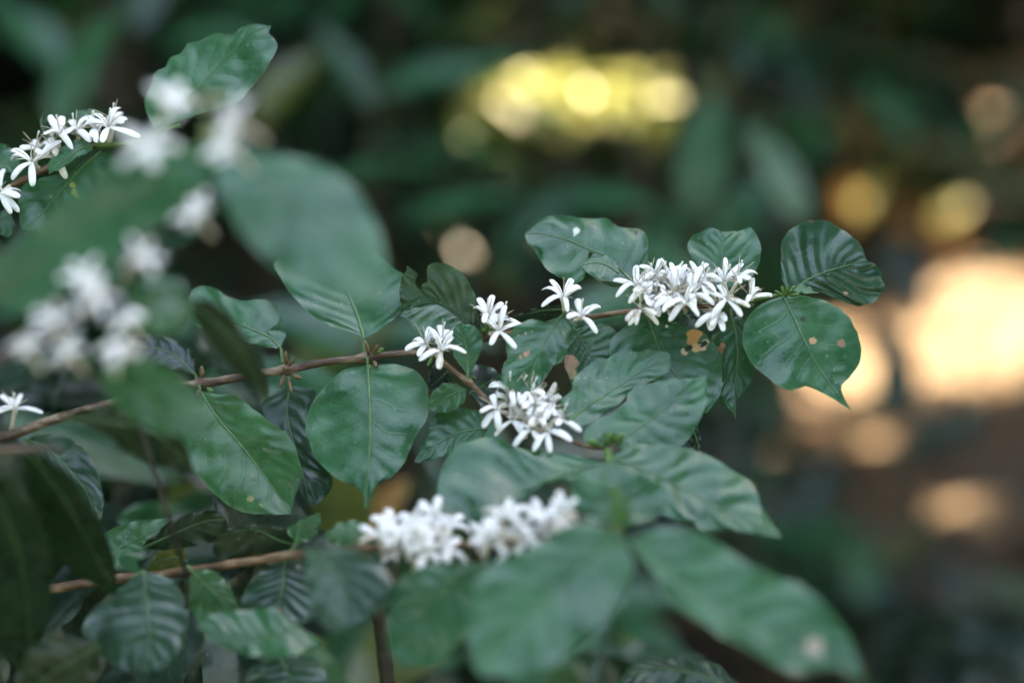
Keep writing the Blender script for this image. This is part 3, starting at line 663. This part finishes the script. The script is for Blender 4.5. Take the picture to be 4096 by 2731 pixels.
# ================================================================== NEAR BRANCH over the left side
B4 = thing('coffee_branch', 'overhanging coffee branch with two broad drooping leaves and loose pale blossoms', 'branch', P(-900, 500, .52), 'coffee branches in front')
stem(B4, 'stem', 'F', '-900,1500 -300,1230 200,980 560,740 760,600 850,570', [.62, .62, .615, .605, .59, .575], [.0026, .0014], 'green_stem', n=60)
leaf(B4, 'O', '470,330 380,410 250,500 120,600 -30,700', '470,330 330,350 180,440 60,540 -40,620 -30,700', '470,330 500,390 430,470 300,560 180,650 60,720 -30,700', .575, k=.12, fold=.1, quilt=9, wave=8)
leaf(B4, 'O', '500,330 590,400 690,480 790,570 880,690', '500,330 500,430 560,540 660,630 770,670 880,690', '500,330 600,345 740,380 820,440 880,560 880,690', .570, k=.5, nse=9, quilt=6, wave=8)
leaf(B4, '1', '1290,740 1370,660 1470,630 1600,625', '1290,740 1330,640 1450,625 1600,625', '1290,740 1400,790 1520,740 1600,625', .60, k=.6, mat='leaf_olive', n=24, m=8, quilt=4)
leaf(B4, '1', '1400,850 1480,930 1560,960 1640,880', '1400,850 1400,960 1500,1020 1640,880', '1400,850 1500,830 1580,840 1640,880', .585, k=.2, mat='leaf_olive', n=24, m=8, quilt=4)
r = random.Random(5)
cluster(B4, [(670, 440), (600, 590)], .540, r, .0125, .0020)
cluster(B4, [(975, 500), (945, 620)], .540, r, .0125, .0020)
cluster(B4, [(790, 860)], .54, r, .010, .0018)
B5 = thing('coffee_branch', 'shaded coffee branch with a ragged spray of half open blossoms over small leaves', 'branch', P(-700, 1500, .52), 'coffee branches in front')
stem(B5, 'stem', 'F', '-700,1600 -200,1480 100,1400 300,1290 450,1170 560,1060', [.56, .575, .59, .598, .602, .6], [.0022, .0010], 'bark', n=60)
cluster(B5, [(340, 1120), (385, 1185)], 0.550, r, .0100, .0014)
cluster(B5, [(225, 1290)], 0.545, r, .0100, .0014)
cluster(B5, [(110, 1395)], 0.548, r, .0100, .0014)
cluster(B5, [(275, 1415)], 0.552, r, .0100, .0014)
cluster(B5, [(550, 1030)], 0.548, r, .0100, .0014)
cluster(B5, [(500, 1285), (465, 1400)], 0.555, r, .009, .0022)
leaf(B5, 'O', '285,690 340,690 400,680 440,720', '285,690 310,645 370,630 420,650 440,720', '285,690 300,740 350,765 410,760 440,720', .60, k=.6, mat='leaf_bright', quilt=8, n=30, m=8)
leaf(B5, 'O', '235,850 310,900 400,950 490,985', '235,850 300,820 370,830 450,900 490,985', '235,850 240,900 300,960 390,1000 490,985', .61, k=.5, mat='leaf_bright', quilt=12, n=30, m=8)
leaf(B5, 'O', '420,690 470,720 550,800 620,930', '420,690 450,740 520,830 620,930', '420,690 500,700 590,810 620,930', .64, k=-.4, mat='leaf_shade', quilt=6, n=30, m=6)
# dark leaves low on the left
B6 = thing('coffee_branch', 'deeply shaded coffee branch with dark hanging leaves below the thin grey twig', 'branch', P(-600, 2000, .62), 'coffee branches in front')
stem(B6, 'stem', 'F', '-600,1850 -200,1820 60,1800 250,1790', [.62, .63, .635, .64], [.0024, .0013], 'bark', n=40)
leaf(B6, 'O', '60,1030 130,1120 190,1220 270,1370', '60,1030 60,1130 110,1240 180,1320 270,1370', '60,1030 140,1070 210,1160 260,1270 270,1370', .64, k=-.7, mat='leaf_shade', quilt=8)
leaf(B6, 'O', '-40,1080 20,1200 60,1350 70,1560', '-40,1080 -70,1250 -40,1450 70,1560', '-40,1080 70,1150 120,1350 70,1560', .62, k=-.7, mat='leaf_shade', quilt=8)
leaf(B6, 'O', '150,960 260,970 360,1000 450,1090', '150,960 240,1000 330,1060 450,1090', '150,960 260,930 390,960 450,1090', .66, k=-.5, mat='leaf_shade', quilt=8)
leaf(B6, 'O', '230,1480 160,1520 100,1560 20,1640', '230,1480 140,1460 60,1500 20,1640', '230,1480 220,1560 140,1630 20,1640', .66, k=-.2, mat='leaf_shade', quilt=8)
stem(B6, 'twig', 'F', '560,1700 640,1950 690,2120 740,2290 745,2500', [.66, .665, .67, .69, .70], [.0012, .0011], 'dark_stem', n=40)
# ================================================================== BACKGROUND
def overv(x, y, d): return P(x * 1.7415, y * 1.7415, d)
# spots lit by openings cut through crowns and leaves along the sun: (point, radius)
FLECK = [(overv(1255, 205, 3.0), .06), (overv(1440, 222, 3.0), .01), (overv(1350, 222, 3.0), .03),
         (Vector((1.9, 5.45, 0)), .52), (Vector((1.22, 5.0, 0)), .22), (Vector((1.32, 5.6, 0)), .26), (Vector((1.72, 4.9, 0)), .2), (Vector((2.25, 6.4, 0)), .4), (Vector((1.12, 3.45, 0)), -.05),
         (overv(1960, 462, 4.6), -.05), (overv(2087, 515, 4.6), -.06), (overv(2190, 500, 4.6), -.05)]
def in_fleck(p, pad=0., clear=.15):
    for c, r_ in FLECK:
        v = p - c; t = v.dot(SDIR)
        if t > clear and (v - SDIR * t).length < r_ + pad: return True
    return False
# view corridors kept free towards the lens (what the photograph shows unobstructed)
VIEW = [(overv(1262, 215, 3.0), .10), (overv(1440, 232, 3.0), .08), (overv(2250, 800, 4.6), .33), (overv(1950, 850, 4.4), .14), (overv(2200, 1200, 3.4), .12),
        (overv(1960, 462, 4.6), .09), (overv(2087, 515, 4.6), .08), (overv(2190, 500, 4.6), .09), (overv(2280, 660, 5.2), .25)]
def in_view(p):
    for c, r_ in VIEW:
        ax = (c - CAM); L = ax.length; ax.normalize()
        v = p - CAM; t = v.dot(ax)
        if 0 < t < L - .05 and (v - ax * t).length < r_ * t / L + .07: return True
    return False

def bleaf_mesh(var):
    r = random.Random(var); n, m = 14, 5
    V, F, uv = [], [], []
    dr, fo = r.uniform(.05, .28), r.uniform(-.05, .15)
    for i in range(n + 1):
        u = i / n
        w_ = .235 * (math.sin(math.pi * min(1, u ** .85)) ** .75) * (1 - .25 * u) + .004
        if u > .9: w_ = .235 * .30 * (1 - u) / .1 * .6 + .002
        for j in range(-m, m + 1):
            s = j / m; q = u * NV - abs(s) * SKEW + 8; ph = q - math.floor(q)
            z = -dr * u * u + fo * abs(s) * w_ * 3 + .012 * math.sin(math.pi * ph) * (4 * abs(s) * (1 - abs(s))) + .02 * math.sin(q * math.pi + var) * s ** 4
            V.append((u, s * w_, z)); uv.append((u, .5 + .5 * s))
    k = 2 * m + 1
    for i in range(n):
        for j in range(2 * m):
            F.append((i * k + j, i * k + j + 1, (i + 1) * k + j + 1, (i + 1) * k + j))
    me = bpy.data.meshes.new('leaf'); me.from_pydata(V, [], F)
    ul = me.uv_layers.new(name='UVMap')
    for lp in me.loops: ul.data[lp.index].uv = uv[lp.vertex_index]
    me.color_attributes.new('stain', 'FLOAT_COLOR', 'POINT')
    for d_ in me.color_attributes['stain'].data: d_.color = (0, 0, 0, 0)
    me.polygons.foreach_set('use_smooth', [True] * len(me.polygons))
    return me
BLM = {}
def bleaf(parent, p, axis, nrm, L, mat, r):
    key = (r.randrange(4), mat)
    if key not in BLM:
        me = bleaf_mesh(key[0]); me.materials.append(M[mat]); BLM[key] = me
    ob = bpy.data.objects.new('leaf', BLM[key]); col.objects.link(ob)
    x = axis.normalized(); y = nrm.cross(x).normalized(); z = x.cross(y)
    mt = Matrix((x, y, z)).transposed().to_4x4()
    ob.parent = parent
    ob.matrix_local = Matrix.Translation(p - ORG[parent]) @ mt @ Matrix.Scale(L, 4)
    return ob

def shrub(label, x, y, h, nb, r, spread=.55, lo=.25, mats=('leaf',), leafL=(.10, .16), per=7, group='coffee shrubs behind the branches'):
    gz = .0
    S = thing('coffee_shrub', label, 'shrub', (x, y, gz), group)
    tr = [Vector((x + .03 * math.sin(i), y + .03 * math.cos(i * 1.7), -.05 + h * i / 8)) for i in range(9)]
    V, F = tube(tr, [.018 * (1 - .75 * i / 8) for i in range(9)], 8)
    mk('trunk', V, F, M['bark_grey'], S)
    for b in range(nb):
        t = lo + (1 - lo) * (b + r.random() * .6) / nb
        a = r.uniform(0, 2 * math.pi)
        L = spread * r.uniform(.7, 1.1) * (1.15 - .55 * t)
        o = Vector((x, y, h * t)); d = Vector((math.cos(a), math.sin(a), 0))
        ln = [o + d * (L * s) + Vector((0, 0, .22 * L * s - .35 * L * s * s)) for s in (0, .25, .5, .75, 1)]
        V, F = tube(ln, [.005, .0042, .0036, .003, .0018], 6)
        mk('branch', V, F, M['bark_grey'], S)
        for i in range(per):
            s = .2 + .8 * (i + .5) / per
            p0 = o + d * (L * s) + Vector((0, 0, .22 * L * s - .35 * L * s * s))
            sd_ = Vector((-d.y, d.x, 0))
            for sg in (-1, 1):
                ax = sd_ * sg * r.uniform(.6, 1) + d * r.uniform(.2, .8) + Vector((0, 0, r.uniform(-.75, .25)))
                nr = Vector((r.uniform(-.4, .4), r.uniform(-.5, .3), 1))
                Lf = r.uniform(*leafL)
                mid = p0 + ax.normalized() * Lf * .5
                if in_view(mid) or in_fleck(mid, .1, .03) or mid.z < .03: continue
                bleaf(S, p0, ax, nr, Lf, r.choice(mats), r)
    return S
def placed(S, spec, r):
    """leaves read from the photograph: centre x,y (overview), depth, length m, angle, tilt, material"""
    for (x, y, d, L, ang, tilt, mat) in spec:
        c = overv(x, y, d)
        ax = RT * math.cos(R(ang)) + UP * math.sin(R(ang)) + FW * r.uniform(-.25, .25)
        nr = (-FW * math.cos(R(tilt)) + UP * math.sin(R(tilt)))
        bleaf(S, c - ax.normalized() * L * .5, ax, nr, L, mat, r)

r = random.Random(21)
G = ('leaf', 'leaf', 'leaf_shade', 'leaf_shade', 'leaf_gloss')
S1 = shrub('bushy coffee shrub rising behind the tall upright leaf', -.80, 2.05, 1.6, 30, r, .6, .3, G, per=5)
S2 = shrub('coffee shrub with broad grey green leaves behind the damaged upper leaf', .22, 2.35, 1.55, 28, r, .52, .25, G, per=5)
S3 = shrub('coffee shrub with a sunlit yellow leaf spray near its top', .02, 3.35, 1.8, 28, r, .65, .3, G + ('leaf_olive',), per=5)
S4 = shrub('slender coffee shrub standing beside the sunny ground patch', .66, 3.35, 1.5, 24, r, .55, .35, G + ('leaf_olive',), per=5)
S5 = shrub('shaded coffee shrub whose stem carries the flowering branches', -.62, 1.12, 1.18, 24, r, .42, .1, ('leaf_shade', 'leaf', 'leaf_gloss'), per=5)
S6 = shrub('coffee shrub with orange and yellow ageing leaves', 2.05, 4.95, 1.12, 22, r, .95, .5, ('leaf_shade', 'leaf', 'leaf_olive', 'leaf_dry'), per=5)
S7 = shrub('low young coffee shrub on the brown litter ground', .62, 2.05, .62, 16, r, .38, .2, ('leaf', 'leaf_shade'), per=5)
S8 = shrub('low leafy coffee seedling beside a small sunlit fleck of soil', 1.35, 2.75, .55, 14, r, .36, .2, ('leaf_shade', 'leaf_shade', 'leaf'), per=5)
S9 = shrub('tall dark coffee shrub deep in the grove', -1.6, 3.4, 2.0, 30, r, .8, .2, ('leaf_shade', 'leaf_shade', 'leaf'), per=5)
S10 = shrub('dark coffee shrub beyond the sunny ground patch', 2.7, 6.9, 2.1, 30, r, .85, .12, ('leaf_shade', 'leaf'), (.13, .2), per=5)
S11 = shrub('dark coffee shrub in the deep shade behind the orange leaves', 1.5, 6.9, 2.0, 30, r, .85, .12, ('leaf_shade', 'leaf'), (.13, .2), per=5)
S12 = shrub('dense coffee shrub filling the shade under the lower branch', -.12, 1.45, .74, 24, r, .42, .1, ('leaf_shade', 'leaf', 'leaf_olive'), per=5)
S13 = shrub('dark coffee shrub between the tall dark one and the yellow spray', -.75, 4.3, 2.0, 30, r, .8, .15, ('leaf_shade', 'leaf'), (.12, .18), per=5)
S14 = shrub('dark coffee shrub behind the yellow spray', .45, 4.9, 1.9, 30, r, .75, .12, ('leaf_shade', 'leaf'), (.12, .18), per=5)
S15 = shrub('coffee shrub with loose drooping leaves beside the bushy one', -.25, 2.75, 1.55, 26, r, .55, .25, G, per=5)
S16 = shrub('low shaded coffee shrub at the foot of the mother shrub', -.5, 1.62, .78, 24, r, .45, .08, ('leaf_shade', 'leaf_shade', 'leaf'), per=5)
S17 = shrub('small dark coffee seedling below the two broad leaves', .14, 1.2, .58, 20, r, .36, .1, ('leaf_shade', 'leaf_shade', 'leaf'), per=5)
S18 = shrub('low dark coffee shrub left of the mother shrub', -1.0, 1.75, .9, 24, r, .5, .08, ('leaf_shade', 'leaf'), per=5)
S19 = shrub('dark coffee shrub in the middle of the row behind the seedling', .42, 3.0, .85, 22, r, .5, .08, ('leaf_shade', 'leaf'), per=5)
placed(S2, [(1620, 350, 1.75, .15, 80, 45, 'leaf'), (1785, 390, 1.7, .15, 120, 50, 'leaf'), (1700, 490, 1.8, .13, 60, 40, 'leaf'), (1360, 450, 1.6, .16, 170, 62, 'leaf'),
            (1235, 520, 1.55, .13, 40, 60, 'leaf_gloss'), (1440, 690, 1.35, .12, 20, 45, 'leaf'), (1560, 620, 1.6, .12, -30, 30, 'leaf'), (1500, 540, 1.9, .14, 200, 55, 'leaf')], r)
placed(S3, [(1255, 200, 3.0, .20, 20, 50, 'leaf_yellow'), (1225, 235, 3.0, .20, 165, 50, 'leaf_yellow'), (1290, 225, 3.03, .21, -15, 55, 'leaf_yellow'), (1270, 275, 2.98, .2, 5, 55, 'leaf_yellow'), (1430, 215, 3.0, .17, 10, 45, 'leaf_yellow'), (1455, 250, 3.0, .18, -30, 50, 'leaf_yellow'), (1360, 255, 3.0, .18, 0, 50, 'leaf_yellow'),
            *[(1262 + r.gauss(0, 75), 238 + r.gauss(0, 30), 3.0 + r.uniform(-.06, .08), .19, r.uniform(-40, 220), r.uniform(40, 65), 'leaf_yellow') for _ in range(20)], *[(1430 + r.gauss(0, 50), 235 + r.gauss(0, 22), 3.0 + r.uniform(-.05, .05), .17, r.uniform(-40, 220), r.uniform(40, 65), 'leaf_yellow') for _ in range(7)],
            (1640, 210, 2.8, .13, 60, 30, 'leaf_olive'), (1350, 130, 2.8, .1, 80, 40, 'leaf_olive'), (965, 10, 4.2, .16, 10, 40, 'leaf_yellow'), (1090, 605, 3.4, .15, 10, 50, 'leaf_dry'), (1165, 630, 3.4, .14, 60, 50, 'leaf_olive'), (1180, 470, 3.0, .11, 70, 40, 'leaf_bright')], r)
placed(S1, [(180, 150, 1.6, .16, 70, 55, 'leaf'), (790, 140, 1.7, .13, 120, 65, 'leaf_gloss'), (1000, 180, 1.9, .16, 15, 45, 'leaf'), (1130, 150, 2.0, .14, 30, 50, 'leaf'), (1000, 340, 1.5, .17, -5, 75, 'leaf_gloss'), (860, 390, 1.55, .15, 25, 70, 'leaf'),
            (660, 180, 1.7, .14, 60, 50, 'leaf_olive'), (480, 90, 1.9, .15, 10, 50, 'leaf'), (1050, 470, 1.6, .14, 20, 60, 'leaf'), (60, 60, 1.8, .14, 130, 50, 'leaf')], r)
placed(S12, [(790, 790, 1.5, .14, 30, 45, 'leaf_olive'), (560, 890, 1.5, .12, 100, 45, 'leaf_olive'), (880, 1165, 1.15, .06, 60, 40, 'leaf_dry'), (790, 1110, 1.05, .11, 90, 30, 'leaf_olive'), (430, 1130, 1.4, .15, 30, 40, 'leaf_olive'), (300, 1090, 1.4, .13, 60, 40, 'leaf'), (1460, 1470, 1.6, .07, 80, 40, 'leaf_yellow'), (1480, 1380, 1.4, .12, 10, 60, 'leaf'), (1540, 1545, .95, .12, 5, 55, 'leaf_gloss'), (1010, 760, 1.3, .11, 10, 60, 'leaf'), (700, 740, 1.4, .13, 150, 50, 'leaf')], r)
placed(S4, [(1750, 60, 2.4, .16, 150, 55, 'leaf'), (2040, 250, 2.9, .17, 120, 50, 'leaf'), (2150, 330, 2.8, .17, 160, 65, 'leaf_gloss'), (1950, 290, 3.2, .14, 110, 40, 'leaf_dry'), (2050, 350, 3.2, .13, 60, 50, 'leaf_olive'), (2055, 850, 2.6, .17, 80, 15, 'leaf_shade'), (2075, 900, 2.7, .14, 60, 10, 'leaf_shade'), (2030, 790, 2.7, .13, 110, 15, 'leaf_shade'), (2150, 1000, 2.8, .17, 20, 25, 'leaf_shade'), (2230, 960, 2.9, .12, 60, 25, 'leaf_shade'), (2090, 640, 3.0, .15, 100, 25, 'leaf_shade'), (2060, 600, 3.0, .15, 60, 25, 'leaf_shade'), (1870, 250, 3.0, .14, 100, 50, 'leaf'), (2250, 300, 3.0, .17, 40, 50, 'leaf'), (2300, 420, 3.1, .17, 150, 55, 'leaf'), (2230, 400, 3.2, .16, 20, 50, 'leaf'), (2330, 220, 3.2, .17, 100, 45, 'leaf_shade'), (2000, 180, 3.0, .16, 30, 50, 'leaf_shade'), (2150, 180, 3.1, .17, 150, 45, 'leaf_shade'), (2320, 560, 3.2, .15, 60, 50, 'leaf'), (1850, 120, 2.8, .16, 20, 50, 'leaf_shade')], r)
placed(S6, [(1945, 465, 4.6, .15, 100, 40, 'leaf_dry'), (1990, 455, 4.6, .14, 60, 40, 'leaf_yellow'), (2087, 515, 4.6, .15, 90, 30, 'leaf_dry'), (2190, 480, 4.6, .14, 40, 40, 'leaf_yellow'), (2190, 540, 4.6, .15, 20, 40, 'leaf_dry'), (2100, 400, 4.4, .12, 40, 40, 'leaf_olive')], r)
placed(S8, [(2010, 1370, 2.2, .16, 20, 45, 'leaf_shade'), (2180, 1330, 2.3, .16, 140, 30, 'leaf_shade'), (2130, 1480, 2.2, .16, 60, 55, 'leaf'), (1890, 1120, 2.5, .16, 60, 30, 'leaf_shade'), (1950, 1240, 2.4, .15, 130, 40, 'leaf_shade'), (2080, 1250, 2.5, .13, 30, 40, 'leaf_olive')], r)

r = random.Random(44)
for (x0, x1, y0, y1, d0, d1, n_, mats) in [(-80, 1050, 1950, 2800, .80, 1.02, 60, ('leaf_shade', 'leaf_shade', 'leaf')), (-80, 950, 850, 1950, .92, 1.25, 46, ('leaf_shade', 'leaf_shade', 'leaf')), (900, 2500, 1500, 2800, .92, 1.15, 34, ('leaf_shade', 'leaf_shade', 'leaf'))]:
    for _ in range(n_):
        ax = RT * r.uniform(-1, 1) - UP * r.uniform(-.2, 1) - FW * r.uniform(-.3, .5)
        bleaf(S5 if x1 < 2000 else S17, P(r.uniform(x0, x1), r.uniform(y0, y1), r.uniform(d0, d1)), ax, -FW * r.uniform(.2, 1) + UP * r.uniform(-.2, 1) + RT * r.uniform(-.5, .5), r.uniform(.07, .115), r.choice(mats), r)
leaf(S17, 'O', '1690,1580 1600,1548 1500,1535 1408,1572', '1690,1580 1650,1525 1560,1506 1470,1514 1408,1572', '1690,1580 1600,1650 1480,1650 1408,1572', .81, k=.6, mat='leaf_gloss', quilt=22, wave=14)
# ---- leaf litter on the soil: nobody could count it
V, F, uv = [], [], []
r = random.Random(3)
for i in range(5200):
    y = 1.0 + 8.5 * r.random() ** .8; x = r.uniform(-.55 * y - .6, .5 * y + .8)
    z = .07 * noise.noise(Vector((x * .6, y * .6, 3)))
    a = r.uniform(0, 6.28); L = r.uniform(.05, .13); t = r.uniform(-.35, .35); cu = r.uniform(.0, .04)
    ax = Vector((math.cos(a), math.sin(a), t * .4)); sd_ = Vector((-math.sin(a), math.cos(a), t)); o = len(V); c = Vector((x, y, z + .02 + .02 * r.random()))
    for s, w_ in ((-.5, 0), (-.2, .2), (.15, .22), (.5, 0)):
        if w_ == 0: V.append(c + ax * (L * s) + Vector((0, 0, cu))); uv.append((s + .5, .5))
        else:
            V.append(c + ax * (L * s) + sd_ * (L * w_) + Vector((0, 0, cu * .5))); V.append(c + ax * (L * s)); V.append(c + ax * (L * s) - sd_ * (L * w_) + Vector((0, 0, cu * .5)))
            uv += [(s + .5, .1), (s + .5, .5), (s + .5, .9)]
    F += [(o, o + 1, o + 2), (o, o + 2, o + 3), (o + 1, o + 4, o + 5, o + 2), (o + 2, o + 5, o + 6, o + 3), (o + 4, o + 7, o + 5), (o + 5, o + 7, o + 6)]
def litter_mat():
    g = N('litter')
    pos = g.a('NewGeometry')
    c = g.ramp(pos.outputs['Random Per Island'], [(0, (.04, .023, .013)), (.35, (.13, .072, .037)), (.6, (.27, .155, .08)), (.8, (.24, .105, .036)), (.93, (.38, .26, .15)), (1, (.04, .06, .016))])
    b = g.a('BsdfPrincipled', {'Base Color': c, 'Roughness': .75})
    g.t.links.new(b.outputs[0], g.out.inputs[0]); return g.m
tag(mk('leaf_litter', V, F, litter_mat(), origin=(0, 3, 0), uv=uv), 'dry brown leaf litter scattered over the soil', 'leaf litter', kind='stuff')

# ---- far undergrowth, carried on unseen round the camera to block low light
def leafcloud(n, fn, r, Lr, flat=.6):
    V, F = [], []
    for i in range(n):
        c = fn()
        if c is None: continue
        L = r.uniform(*Lr); a = r.uniform(0, 6.28)
        ax = Vector((math.cos(a), math.sin(a), r.uniform(-.7, .4))).normalized()
        nr = Vector((r.uniform(-flat, flat), r.uniform(-flat, flat), 1)); sd_ = nr.cross(ax).normalized(); up_ = ax.cross(sd_)
        o = len(V)
        V += [c - ax * L * .5, c - ax * L * .1 + sd_ * L * .22 + up_ * L * .04, c - ax * L * .1, c - ax * L * .1 - sd_ * L * .22 + up_ * L * .04, c + ax * L * .28 + sd_ * L * .16, c + ax * L * .28 - up_ * L * .02, c + ax * L * .28 - sd_ * L * .16, c + ax * L * .55 - up_ * L * .12]
        F += [(o, o + 1, o + 2), (o, o + 2, o + 3), (o + 1, o + 4, o + 5, o + 2), (o + 2, o + 5, o + 6, o + 3), (o + 4, o + 7, o + 5), (o + 5, o + 7, o + 6)]
    return V, F
def cloud_mat(name, a, b, tr):
    g = N(name)
    c = g.mix(g.a('NewGeometry').outputs['Random Per Island'], (*a, 1), (*b, 1))
    bs = g.a('BsdfPrincipled', {'Base Color': c, 'Roughness': .5})
    tl = g.a('BsdfTranslucent', {'Color': (.10, .2, .02, 1)})
    mx = g.a('MixShader', {0: tr, 1: bs.outputs[0], 2: tl.outputs[0]})
    g.t.links.new(mx.outputs[0], g.out.inputs[0]); return g.m
M['far'] = cloud_mat('far_foliage', (.005, .016, .007), (.016, .04, .018), .04)
M['crown'] = cloud_mat('crown_foliage', (.012, .038, .013), (.03, .08, .025), .03)
r = random.Random(8)
def fh():
    a = r.uniform(0, 2 * math.pi) if r.random() < .45 else R(r.gauss(85, 28)); q = r.uniform(7.0, 9.6); x = .5 + 1.0 * q * math.cos(a); y = 1.4 + q * math.sin(a); z = 4.3 * r.random() ** 1.1
    p = Vector((x, y, z))
    return None if in_fleck(p) else p
V, F = leafcloud(90000, fh, r, (.2, .34), 1.2)
tag(mk('undergrowth', V, F, M['far'], origin=(0, 9, 0)), 'dark undergrowth in the distance, with an added ring around that blocks low light', 'undergrowth', kind='stuff')

# ---- shade trees: trunk, limbs and crown; some keep the sun off the branches, others added to cut skylight
def shade_tree(label, x, y, zc, rx, ry, rz, n, r, tx=0., ty=0.):
    T = thing('shade_tree', label, 'tree', (x + tx, y + ty, 0), 'shade trees over the coffee')
    ln = [Vector((x + tx * (1 - (i / 7) ** 2) + .1 * math.sin(i * 1.3), y + ty * (1 - (i / 7) ** 2) + .08 * math.cos(i), -.1 + (zc + .3) * i / 7)) for i in range(8)]
    V, F = tube(ln, [.15 * (1 - .6 * i / 7) for i in range(8)], 10); mk('trunk', V, F, M['bark_grey'], T)
    for b in range(7):
        a = 2 * math.pi * b / 7 + r.random(); o = ln[5]; e = Vector((x + rx * .75 * math.cos(a), y + ry * .75 * math.sin(a), zc + r.uniform(-.2, .5) * rz))
        if any(in_fleck(o.lerp(e, s_ / 10), .1) for s_ in range(11)): continue
        V, F = tube([o.lerp(e, s) + Vector((0, 0, .3 * math.sin(math.pi * s))) for s in (0, .3, .6, 1)], [.06, .045, .03, .012], 7); mk('limb', V, F, M['bark_grey'], T)
    def f():
        while True:
            v = Vector((r.uniform(-1, 1), r.uniform(-1, 1), r.uniform(-1, 1)))
            if v.length < 1: break
        p = Vector((x + v.x * rx, y + v.y * ry, zc + v.z * rz))
        if noise.noise(p * .9) > .55: return None
        return None if in_fleck(p, .17) else p
    V, F = leafcloud(n, f, r, (.22, .4), .5)
    mk('crown', V, F, M['crown'], T)
    return T
shade_tree('spreading shade tree over the sunny ground patch', 3.6, 7.4, 5.0, 3.2, 2.8, 1.3, 5200, r)
shade_tree('shade tree whose crown keeps the sun off the long branch', 1.5, 4.7, 4.5, 2.6, 2.1, 1.0, 5200, r, 1.2, 0)
shade_tree('shade tree rising behind the left shrubs', -1.9, 6.6, 4.7, 2.6, 2.6, 1.2, 4600, r)
shade_tree('large shade tree at the back of the grove', .4, 11.0, 5.4, 3.6, 2.8, 1.5, 5600, r)
shade_tree('shade tree at the right border of the grove', 6.2, 10.5, 5.2, 3.2, 3.2, 1.5, 5200, r)
shade_tree('shade tree at the left border of the grove', -5.2, 8.8, 5.0, 3.0, 3.2, 1.4, 4800, r)
shade_tree('shade tree leaning in from the right side of the path', 5.0, 3.4, 4.8, 2.6, 2.6, 1.2, 4800, r)
shade_tree('middle shade tree between the coffee rows', .2, 7.6, 4.9, 2.4, 1.9, 1.1, 4200, r)
shade_tree('unseen shade tree added left of the branches to block side light', -4.4, 2.2, 4.7, 2.7, 2.7, 1.2, 4600, r)  # this tree and those below are added out of view to cut light
shade_tree('unseen shade tree added at the near left to narrow the toplight', -3.4, -3.0, 4.7, 2.7, 2.6, 1.2, 4600, r)
shade_tree('unseen shade tree added behind on the right to narrow the toplight', 3.4, -3.2, 4.7, 2.7, 2.6, 1.2, 4600, r)
shade_tree('unseen shade tree added far behind the camera to block skylight', 0, -6.0, 4.8, 2.7, 2.4, 1.2, 4600, r)
shade_tree('low unseen shade tree added to darken the bushy shrub', -1.5, 3.5, 3.6, 2.2, 2.0, .8, 4800, r)
shade_tree('low unseen shade tree added over the yellow spray to darken the background', .6, 2.95, 3.5, 1.6, 1.35, .7, 3000, r, 1.0, .3)
shade_tree('unseen shade tree added at the right to narrow the toplight', 3.7, .3, 4.4, 2.2, 2.0, 1.1, 3800, r)
shade_tree('unseen shade tree added at the left to narrow the toplight', -3.3, -.3, 4.4, 2.0, 2.0, 1.1, 3800, r)
shade_tree('far shade tree added behind the left hedge to shade it', -3.4, 12.4, 5.2, 3.2, 2.8, 1.5, 5600, r)
shade_tree('far shade tree added behind the right hedge to shade it', 3.8, 12.8, 5.2, 3.2, 2.8, 1.5, 5600, r)
shade_tree('unseen shade tree added just behind the camera to narrow the toplight', .2, -3.9, 4.3, 2.1, 1.7, .9, 3600, r)
